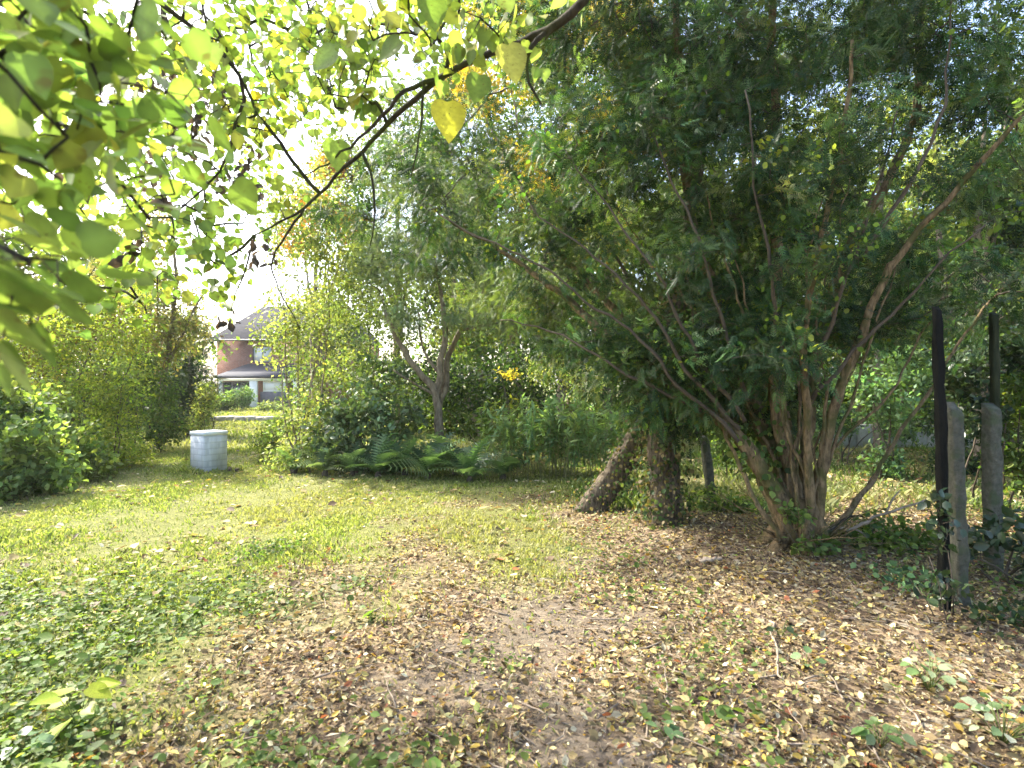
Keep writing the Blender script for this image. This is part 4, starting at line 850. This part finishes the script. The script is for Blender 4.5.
# ------------------------------------------------------------------ left border
bush('broadleaf_shrub', 'dark green broadleaved shrub at the near left edge of the lawn', 15, 8.2, 61, [lobe(10, 440, 8.2, (.75, .6, .55)), lobe(45, 470, 8.3, (.5, .4, .3)), lobe(-30, 400, 8.2, (.7, .5, .6))], 260, 22, .10, BROAD, ([(.11, .17, .05), (.16, .23, .07), (.23, .29, .10)], [3, 3, 2]), 'leaf', spread=.10, nst=6, low=.8)
bush('laurel', 'mid green laurel between the dark broadleaved shrub and the golden bush', 72, 9.6, 62, [lobe(70, 440, 9.6, (.55, .5, .5)), lobe(50, 410, 9.8, (.5, .5, .5)), lobe(95, 462, 9.5, (.35, .3, .25))], 150, 20, .09, BROAD, ([(.13, .19, .05), (.19, .26, .07), (.26, .32, .10)], [3, 3, 2]), 'leaf', spread=.08, nst=6, low=.7)
bush('golden_bush', 'bright yellow green feathery bush in the left border', 118, 10.8, 63, [lobe(120, 375, 10.8, (.62, .6, .75)), lobe(85, 340, 11, (.7, .6, .6)), lobe(75, 300, 11.4, (.7, .6, .5)), lobe(30, 335, 11, (.7, .6, .7)), lobe(135, 300, 11.3, (.5, .5, .5)), lobe(60, 380, 10.9, (.6, .5, .7)), lobe(110, 425, 10.7, (.6, .55, .5)), lobe(95, 400, 10.8, (.5, .5, .6)), lobe(128, 335, 11, (.45, .4, .4))], 620, 24, .07, SMALL, ([(.17, .24, .03), (.25, .31, .04), (.36, .36, .06)], [3, 4, 3]), 'lime', spread=.10, nst=7, low=.8)
bush('russet_shrub', 'russet leaved shrub behind the golden bush of the left border', 55, 12.0, 64, [lobe(60, 330, 12, (1.0, .8, .6)), lobe(110, 310, 12.3, (.8, .7, .6)), lobe(20, 360, 11.8, (.8, .7, .6)), lobe(30, 300, 12.2, (.9, .7, .5))], 460, 22, .085, SMALL, RUSS, spread=.11, nst=7, r0=.03)
bush('low_shrub', 'low dark green shrub beside the lawn left of the block pillar', 148, 13.0, 65, [lobe(146, 432, 13, (.5, .45, .4)), lobe(165, 425, 13.3, (.45, .45, .5)), lobe(158, 395, 13.4, (.5, .45, .55)), lobe(140, 375, 13.2, (.5, .45, .5))], 230, 20, .085, SMALL, MID, spread=.08)
plant('autumn_tree', 'spreading tree with pinkish tan autumn leaves behind the left border', 'tree', onground(160, 14.5), 66,
      [([gp(158, 14.5)] + S((160, 400, 14.5), (168, 340, 14.5), (175, 280, 14.4), (170, 230, 14.3)), .10, .03), (S((162, 390, 14.5), (140, 330, 14.3), (120, 280, 14.2)), .05, .02), (S((165, 370, 14.5), (190, 320, 14.6), (205, 290, 14.7)), .05, .02)],
      [lobe(165, 310, 14.5, (.9, .9, .9)), lobe(130, 280, 14.3, (1.0, .9, .8)), lobe(185, 335, 14.6, (.6, .7, .6)), lobe(150, 350, 14.3, (.8, .7, .6)), lobe(150, 230, 14.3, (.8, .8, .6))],
      460, dict(per=22, size=.10, tmpl=SMALL, cols=PINK[0], wts=PINK[1], droop=.2, spread=.12, along=.2, var=.25))
plant('dark_conifer', 'dark narrow evergreen beside the gap that shows the brick house', 'tree', onground(190, 17.5), 67,
      [([gp(190, 17.5)] + S((190, 380, 17.5), (193, 330, 17.5), (196, 300, 17.5)), .10, .03)],
      [lobe(192, 340, 17.5, (.55, .6, .8)), lobe(186, 385, 17.4, (.95, .8, .8)), lobe(180, 415, 17.3, (.9, .8, .5))],
      300, dict(per=14, size=.2, tmpl=SPRAY, cols=DARK[0], wts=DARK[1], droop=.3, spread=.1, along=.15, var=.3), lmat='needle')
bush('pale_shrub', 'pale yellow green shrub at the foot of the dark narrow evergreen', 205, 16.5, 68, [lobe(205, 400, 16.5, (.35, .4, .6)), lobe(200, 425, 16.4, (.4, .4, .3))], 80, 18, .09, SMALL, GOLD, spread=.09)
TREEG = 'trees standing beyond the garden'
def tree(kind, label, px, d, seed, h, lobes, n, per, size, P_, tm=SMALL, lmat='leaf', r0=.16, spread=.16, lean=0, wood='bark_grey', group=TREEG, wide=1.0, var=.3):
    b0 = gp(px, d); q = np.random.default_rng(seed); top = b0 + np.array([lean, 0, h])
    sts = [([b0, b0 * .6 + top * .4 + np.array([q.normal(0, .15), 0, 0]), top], r0, r0 * .25)]
    for l in lobes[:7]:
        u = q.uniform(.3, .6); a0 = b0 * (1 - u) + top * u; sts.append(([a0, a0 * .5 + l[0] * .5 + np.array([0, 0, .2]), l[0]], r0 * .4, r0 * .08))
    return plant(kind, label, 'tree', onground(px, d), seed, sts, lobes, n, dict(per=per, size=size, tmpl=tm, cols=P_[0], wts=P_[1], droop=.25, spread=spread, along=.15, var=var, wide=wide), group, wood, lmat, tip=.003, sides=7, jit=.09)
tree('green_tree', 'light green tree behind the russet shrub at the far left', -20, 15.5, 71, 5.0, [lobe(-20, 260, 15.5, (1.6, 1.2, 1.2)), lobe(60, 255, 15.8, (1.3, 1.0, 1.0)), lobe(20, 330, 15.2, (1.4, 1, 1.0)), lobe(-60, 360, 15, (1.5, 1, 1.2)), lobe(80, 320, 15.5, (1.0, .9, .9)), lobe(110, 270, 15.8, (1.0, .9, .9))], 560, 26, .13, MID)
tree('orange_tree', 'tree with bright orange autumn leaves rising behind the golden green shrub', 318, 17, 72, 6.2, [lobe(312, 208, 17, (.75, .7, .45)), lobe(330, 170, 17, (.6, .6, .4)), lobe(345, 225, 17.2, (.6, .6, .5)), lobe(300, 240, 17, (.6, .6, .5))], 230, 22, .12, ORAN, lmat='lime')
tree('pale_tree', 'tall pale grey green tree between the orange tree and the dark evergreen crown', 400, 17.5, 73, 9.0, [lobe(360, 190, 17.5, (1.3, 1.1, 1.2)), lobe(430, 170, 17.8, (1.4, 1.1, 1.4)), lobe(400, 270, 17.3, (1.8, 1.2, 1.4)), lobe(345, 165, 17.4, (.9, .9, .9)), lobe(395, 120, 17.6, (1.2, 1, 1.0)), lobe(480, 200, 17.5, (1.3, 1.1, 1.5)), lobe(350, 300, 17, (1.2, 1, 1.2)), lobe(470, 320, 17, (1.5, 1.1, 1.2)), lobe(470, 100, 18, (1.1, 1, 1))], 760, 26, .14, OLIVE)
tree('yellow_tree', 'tree with yellow autumn leaves showing through the top of the dark evergreen', 560, 14.5, 74, 8.5, [lobe(545, 55, 14.5, (1.1, 1.0, 1.1)), lobe(540, 170, 14.3, (1.1, 1.0, .9)), lobe(600, 140, 14.6, (.9, .9, 1.0)), lobe(590, 230, 14.2, (1.0, .9, .8)), lobe(620, 20, 14.8, (1.2, 1, 1)), lobe(500, 10, 14.6, (1.1, 1, .9)), lobe(470, 90, 14.8, (.9, .9, .8))], 620, 24, .13, YELL, lmat='lime', r0=.14)
tree('green_tree', 'leafy green tree behind the leaning shaggy trunk', 610, 16.5, 75, 8.5, [lobe(580, 250, 16.5, (1.6, 1.2, 1.4)), lobe(640, 330, 16.3, (1.5, 1.1, 1.3)), lobe(560, 340, 16, (1.4, 1, 1.2)), lobe(660, 200, 16.8, (1.5, 1.2, 1.5)), lobe(620, 90, 17, (1.6, 1.2, 1.6)), lobe(690, 400, 16, (1.2, 1, .8)), lobe(520, 120, 16.8, (1.4, 1.2, 1.4)), lobe(560, 20, 17, (1.5, 1.2, 1.4))], 820, 24, .14, MID)
tree('green_tree', 'green tree seen between the splayed stems of the big evergreen', 745, 13.5, 76, 8.0, [lobe(730, 320, 13.5, (1.3, 1, 1.1)), lobe(790, 260, 13.8, (1.3, 1, 1.3)), lobe(720, 200, 13.5, (1.3, 1, 1.3)), lobe(780, 390, 13.2, (1.2, .9, .8)), lobe(760, 80, 14, (1.5, 1.1, 1.6))], 430, 22, .13, MID)
tree('yellow_tree', 'tree with yellow green leaves behind the top right of the evergreen', 880, 13, 77, 8.0, [lobe(880, 50, 13, (1.2, 1, 1.2)), lobe(840, 140, 13, (1.1, 1, 1.1)), lobe(930, 180, 13.2, (1.2, 1, 1.2)), lobe(870, 270, 12.8, (1.2, 1, 1.0)), lobe(930, 330, 12.8, (1.0, .9, .8))], 380, 22, .12, GOLD, lmat='lime', r0=.13)
tree('green_tree', 'dark green tree behind the two timber posts', 985, 11.5, 78, 7.0, [lobe(985, 180, 11.5, (1.2, 1, 1.2)), lobe(1040, 280, 11.3, (1.2, 1, 1.1)), lobe(960, 330, 11.2, (1.0, .8, .8)), lobe(1010, 60, 11.8, (1.3, 1, 1.3)), lobe(1060, 380, 11, (1.2, .9, .8))], 380, 22, .12, DARK)
tree('green_tree', 'leafy tree behind the whitewashed wall', 840, 16.5, 79, 8.0, [lobe(840, 330, 16.5, (1.6, 1.1, 1.2)), lobe(910, 360, 16.3, (1.5, 1, 1.1)), lobe(800, 200, 16.8, (1.7, 1.2, 1.6)), lobe(960, 250, 16.8, (1.8, 1.2, 1.6)), lobe(880, 200, 17, (1.7, 1.2, 1.5)), lobe(860, 410, 16, (1.4, .9, .6))], 480, 22, .15, OLIVE)
tree('green_tree', 'far tree at the left of the brick house', 150, 46, 80, 6.0, [lobe(150, 330, 46, (3.0, 2, 2.6)), lobe(180, 350, 46, (1.8, 1.4, 2.2)), lobe(110, 350, 46, (3.0, 2, 2.4))], 260, 22, .24, OLIVE, spread=.28)
tree('green_tree', 'far tree at the right of the brick house', 320, 34, 81, 7.0, [lobe(320, 330, 34, (2.2, 1.8, 2.6)), lobe(350, 360, 34, (1.8, 1.5, 2.0)), lobe(300, 385, 34, (1.0, 1, 1.2))], 260, 22, .24, MID, spread=.28)
# the wood that closes the view: one mass of foliage and dim trunks
q = np.random.default_rng(900); mb = MB(); tk = MB()
def mass(x0, x1, y0, y1, h0, h1, nl, per, size, P_):
    for k in range(nl):
        u = q.uniform(); x = q.uniform(x0, x1); y = q.uniform(y0, y1); z = q.uniform(.2, 1) ** .8 * q.uniform(h0, h1); R_ = q.uniform(.8, 1.7)
        P = np.array([x, y, z]) + nrm(q.normal(size=(per, 3))) * (q.uniform(.3, 1, (per, 1)) * R_ * np.array([1, 1, .8])); P[:, 2] = np.maximum(P[:, 2], .1)
        c = (pal(*P_, 1, q) * .6 + pal(*P_, per, q) * .4) * np.exp(q.normal(0, .25)) * np.exp(q.normal(0, .2, (per, 1)))
        leaves(mb, P, q.normal(0, .7, (per, 3)) - (0, 0, .3), q.normal(0, .6, (per, 3)) + (0, 0, .6), size * q.uniform(.6, 1.4, per), c, SMALL, 1.1)
        if k % 5 == 0: tk.tube([(x, y, -.1), (x + q.normal(0, .3), y, z * .6), (x + q.normal(0, .5), y, z)], [.14, .1, .05], 6)
mass(-3, 26, 20, 27, 8, 14.5, 300, 330, .24, ([(.07, .11, .035), (.11, .15, .05), (.17, .19, .06), (.26, .24, .07)], [3, 4, 3, 1]))
mass(-4.5, 14, 16.5, 19.5, .8, 3.0, 100, 260, .17, MID)
mass(9, 22, 9, 19, 4, 8, 110, 300, .19, MID)
mass(-26, -12.3, 20, 24, .8, 5, 110, 280, .2, MID)
mass(-34, -15, 13, 19, 2, 5.5, 120, 280, .2, OLIVE)
tag(mb.build('woodland', M['leaf']), 'mixed wood closing the view behind the garden', 'wood', kind='stuff')
tag(tk.build('woodland_trunks', M['bark_grey'], smooth=True), 'dim trunks inside the wood behind the garden', 'wood', kind='stuff')
# bushes in front of the house
for lab, px, d, s_, lo_, P_ in (('rounded green bush in front of the house porch', 240, 34, 91, [lobe(240, 398, 34, (.9, .8, .6))], BLUE), ('dark green bush at the left corner of the house', 217, 33, 92, [lobe(219, 403, 33, (.9, .8, .5))], MID), ('pale low bush at the right side of the house porch', 272, 33, 93, [lobe(271, 409, 33, (.7, .7, .3))], GREYG)):
    bush('round_bush', lab, px, d, s_, lo_, 110, 20, .15, SMALL, P_, spread=.12, nst=5)

# ------------------------------------------------------------------ undergrowth on the right
bush('bluish_shrub', 'blue green shrub behind the whitewashed stretch right of the big evergreen', 885, 9.6, 101, [lobe(885, 400, 9.6, (.6, .5, .5)), lobe(910, 370, 9.8, (.55, .5, .5)), lobe(860, 380, 9.8, (.5, .5, .4))], 190, 20, .09, SMALL, BLUE, spread=.09, nst=6, low=.4)
bush('dark_shrub', 'dark shrub filling the gap between the two timber posts', 965, 7.2, 102, [lobe(965, 370, 7.2, (.3, .35, .35)), lobe(972, 420, 7.1, (.28, .35, .28)), lobe(1010, 350, 7.3, (.4, .4, .4))], 130, 18, .085, BROAD, DARK, 'gloss', spread=.07)
bush('leafy_shrub', 'bright leafy shrub at the right edge beyond the mossy concrete post', 1035, 7.0, 103, [lobe(1030, 400, 7, (.4, .4, .5)), lobe(1020, 470, 6.9, (.35, .3, .3)), lobe(1060, 440, 7, (.4, .4, .5))], 140, 16, .08, BROAD, MID, spread=.07)
bush('bramble', 'dark green bramble at the foot of the mossy concrete post', 1010, 4.5, 104, [lobe(1015, 530, 4.5, (.22, .22, .16)), lobe(975, 545, 4.45, (.14, .15, .12)), lobe(1040, 580, 4.4, (.2, .2, .2))], 40, 8, .085, BROAD, DARK, 'gloss', spread=.05, cat='bramble')
bush('bramble', 'straggling bramble on the shaded leaves between the evergreen foot and the posts', 885, 5.6, 110, [lobe(870, 530, 5.6, (.35, .3, .14)), lobe(915, 540, 5.4, (.3, .3, .14)), lobe(890, 560, 5.2, (.35, .25, .08))], 95, 8, .065, BROAD, MID, spread=.06, cat='bramble', r0=.006)
bush('bramble', 'dark low bramble at the right edge of the view below the posts', 1010, 3.7, 111, [lobe(1020, 615, 3.7, (.22, .25, .12)), lobe(985, 640, 3.6, (.15, .18, .07))], 32, 7, .055, BROAD, DARK, spread=.05, cat='bramble', r0=.005)
bush('bramble', 'thin green bramble on the shaded leaves left of the black timber post', 905, 4.3, 112, [lobe(895, 590, 4.3, (.25, .25, .09)), lobe(925, 600, 4.2, (.18, .2, .09))], 55, 7, .05, BROAD, BLUE, spread=.05, cat='bramble', r0=.005)
bush('ivy', 'ivy climbing the foot of the tall black timber post', 948, 3.78, 105, [lobe(945, 520, 3.78, (.06, .07, .2)), lobe(945, 590, 3.75, (.12, .12, .10))], 42, 6, .06, BROAD, DARK, 'gloss', spread=.035, cat='ivy', r0=.006, spr=.06)
bush('nettle', 'green weeds at the foot of the ivy clad trunk', 720, 6.9, 106, [lobe(712, 500, 6.9, (.3, .25, .18)), lobe(740, 510, 7, (.3, .25, .12))], 60, 10, .07, SMALL, MID, spread=.05, cat='weed', r0=.006)
bush('leafy_shrub', 'light green shrub in the sun beyond the short thin concrete post', 745, 9.6, 107, [lobe(735, 445, 9.6, (.5, .4, .3)), lobe(775, 455, 9.7, (.4, .4, .25))], 110, 16, .08, SMALL, MID, spread=.08)
bush('dark_shrub', 'dark low shrub in front of the whitewashed wall behind the posts', 965, 10.2, 115, [lobe(940, 420, 10.2, (.6, .5, .45)), lobe(1000, 430, 10.3, (.7, .5, .4)), lobe(975, 370, 10.4, (.7, .5, .6))], 220, 18, .085, SMALL, DARK, spread=.09, nst=6, low=.6)
bush('leafy_shrub', 'green shrub between the big evergreen stems and the whitewashed wall', 850, 11.5, 108, [lobe(835, 420, 11.5, (.5, .4, .3)), lobe(900, 430, 11.6, (.4, .4, .2))], 120, 16, .09, SMALL, BLUE, spread=.08)
bush('sucker_shoots', 'thin leafy shoots sprouting from the foot of the many stemmed evergreen', 800, 4.95, 109, [lobe(796, 515, 4.95, (.16, .12, .12)), lobe(815, 545, 4.9, (.2, .15, .1))], 40, 6, .06, BROAD, MID, spread=.03, r0=.005, cat='shoots')

# single small plants coming up through the litter
def seedling(kind, label, px, py, seed, n, L, P_, h=.10, lmat='leaf', tm=BROAD, cat='seedling', wide=1.1):
    d = 909 / (py - 384.0); base = onground(px, d); q = np.random.default_rng(seed); o = thing(kind, base, label, cat)
    s = MB(); P, D = [], []
    for k in range(n):
        a = k * 2.4 + q.normal(0, .3); hh = h * q.uniform(.5, 1.2); sp = q.uniform(.2, .9) * h
        tip = base + np.array([math.cos(a) * sp, math.sin(a) * sp, hh]); s.tube([base + (0, 0, -.01), base * .5 + tip * .5 + (0, 0, .01), tip], .0022, 4, col=(.12, .16, .04)); P.append(tip); D.append((math.cos(a), math.sin(a), q.normal(-.1, .2)))
    s.build('stem', M['fern'], o)
    f = MB(); leaves(f, np.array(P), np.array(D, float), np.array([(0, -.2, 1)] * n) + q.normal(0, .3, (n, 3)), L * q.uniform(.7, 1.2, n), pal(*P_, n, q), tm, wide); f.build('leaves', M[lmat], o)
seedling('seedling', 'yellow green sapling sprig standing above the ground cover at the lower left', 78, 722, 1, 8, .105, ([(.26, .34, .03), (.32, .36, .04)], [1, 1]), .15, 'lime', HEART, wide=.9)
VAR = ([(.34, .40, .26), (.46, .49, .38), (.18, .27, .13)], [2, 1.5, 1.5])
seedling('variegated_plant', 'white and green variegated plant at the lower right corner', 1003, 742, 2, 22, .06, VAR, .15, cat='plant')
seedling('variegated_plant', 'pale leafed low plant on the leaves below the tall black post', 930, 690, 3, 20, .06, ([(.26, .32, .18), (.36, .40, .25), (.14, .22, .08)], [2, 1, 1]), .14, cat='plant')
seedling('seedling', 'small blue green seedling alone in the brown leaves below the evergreen', 806, 668, 4, 6, .055, BLUE, .07)
seedling('seedling', 'dark green seedling nearest the foot of the big evergreen', 781, 638, 5, 6, .05, DARK, .08)
seedling('seedling', 'green seedling beside the bare earth in the lower middle', 665, 742, 6, 7, .055, BLUE, .05)
seedling('weed', 'large leaved weed at the bottom left corner', 25, 752, 7, 9, .085, BLUE, .08, 'gloss', cat='weed')
seedling('weed', 'pale green weed at the bottom right below the variegated plants', 880, 748, 8, 14, .06, ([(.2, .26, .13), (.12, .2, .07)], [1, 1]), .09, cat='weed')
wb = onground(262, 5.25)
bush('weed', 'dark low weed patch in the middle of the lawn', 262, 5.25, 113, [(wb + np.array([0, 0, .03]), np.array([.34, .30, .06]), 1.0), (wb + np.array([.15, .2, .03]), np.array([.25, .2, .05]), .6)], 75, 7, .032, BROAD, MID, spread=.03, cat='weed', r0=.004, spr=.12)

# fallen branches
def branch(label, pts, r0, r1, mat='stick', forks=()):
    base = np.array(pts[0], float); o = thing('fallen_branch', base, label, 'branch'); s = MB(); p = np.array(pts, float); n = 14
    u = np.linspace(0, 1, n); q = np.stack([np.interp(u, np.linspace(0, 1, len(p)), p[:, k]) for k in range(3)], 1) + np.random.default_rng(int(base[0] * 100) % 999).normal(0, .008, (n, 3))
    s.tube(q, np.linspace(r0, r1, n), 7, rough=.08); s.build('stem', M[mat], o, True)
    for (k, e) in forks:
        f = MB(); e = np.array(e, float); f.tube([q[k], q[k] * .5 + e * .5 + (0, 0, .03), e], [r1 * 1.3, r1, r1 * .5], 6); f.build('twig', M[mat], o, True)
branch('dead branch propped against the evergreen foot, rising to the right', [onground(822, 5.4) + (0, 0, .12), at(850, 530, 5.3), at(880, 515, 5.25), at(925, 500, 5.2)], .022, .008, 'stick', [(5, at(872, 545, 5.2)), (9, at(900, 490, 5.3))])
branch('dark fallen branch beside the foot of the evergreen', [at(818, 540, 5.0), at(850, 515, 5.6), at(880, 465, 6.4)], .018, .008, 'bark_dark', [(6, at(870, 520, 5.9))])
branch('pale stick lying in the leaves below the evergreen', [onground(771, 3.75) + (0, 0, .03), onground(776, 3.45) + (0, 0, .03), onground(778, 3.05) + (0, 0, .03)], .009, .005)
branch('short thick stick lying in the sunlit leaves', [onground(700, 5.0) + (0, 0, .025), onground(722, 4.95) + (0, 0, .03)], .022, .017)

# ------------------------------------------------------------------ the sunlit haze of the garden air
hm = bpy.data.materials.new('garden haze'); hm.use_nodes = True; t = hm.node_tree; t.nodes.remove(t.nodes['Principled BSDF'])
pv_ = t.nodes.new('ShaderNodeVolumePrincipled'); pv_.inputs['Color'].default_value = (.95, .95, .9, 1); pv_.inputs['Density'].default_value = .0005; pv_.inputs['Anisotropy'].default_value = .45
t.links.new(pv_.outputs[0], t.nodes['Material Output'].inputs['Volume'])
hzb = MB(); hzb.box((20, 440, 7.75), (1330, 1020, 18.5)); ho = hzb.build('haze', hm); tag(ho, 'thin sunlit haze filling the garden air', 'haze', kind='stuff')
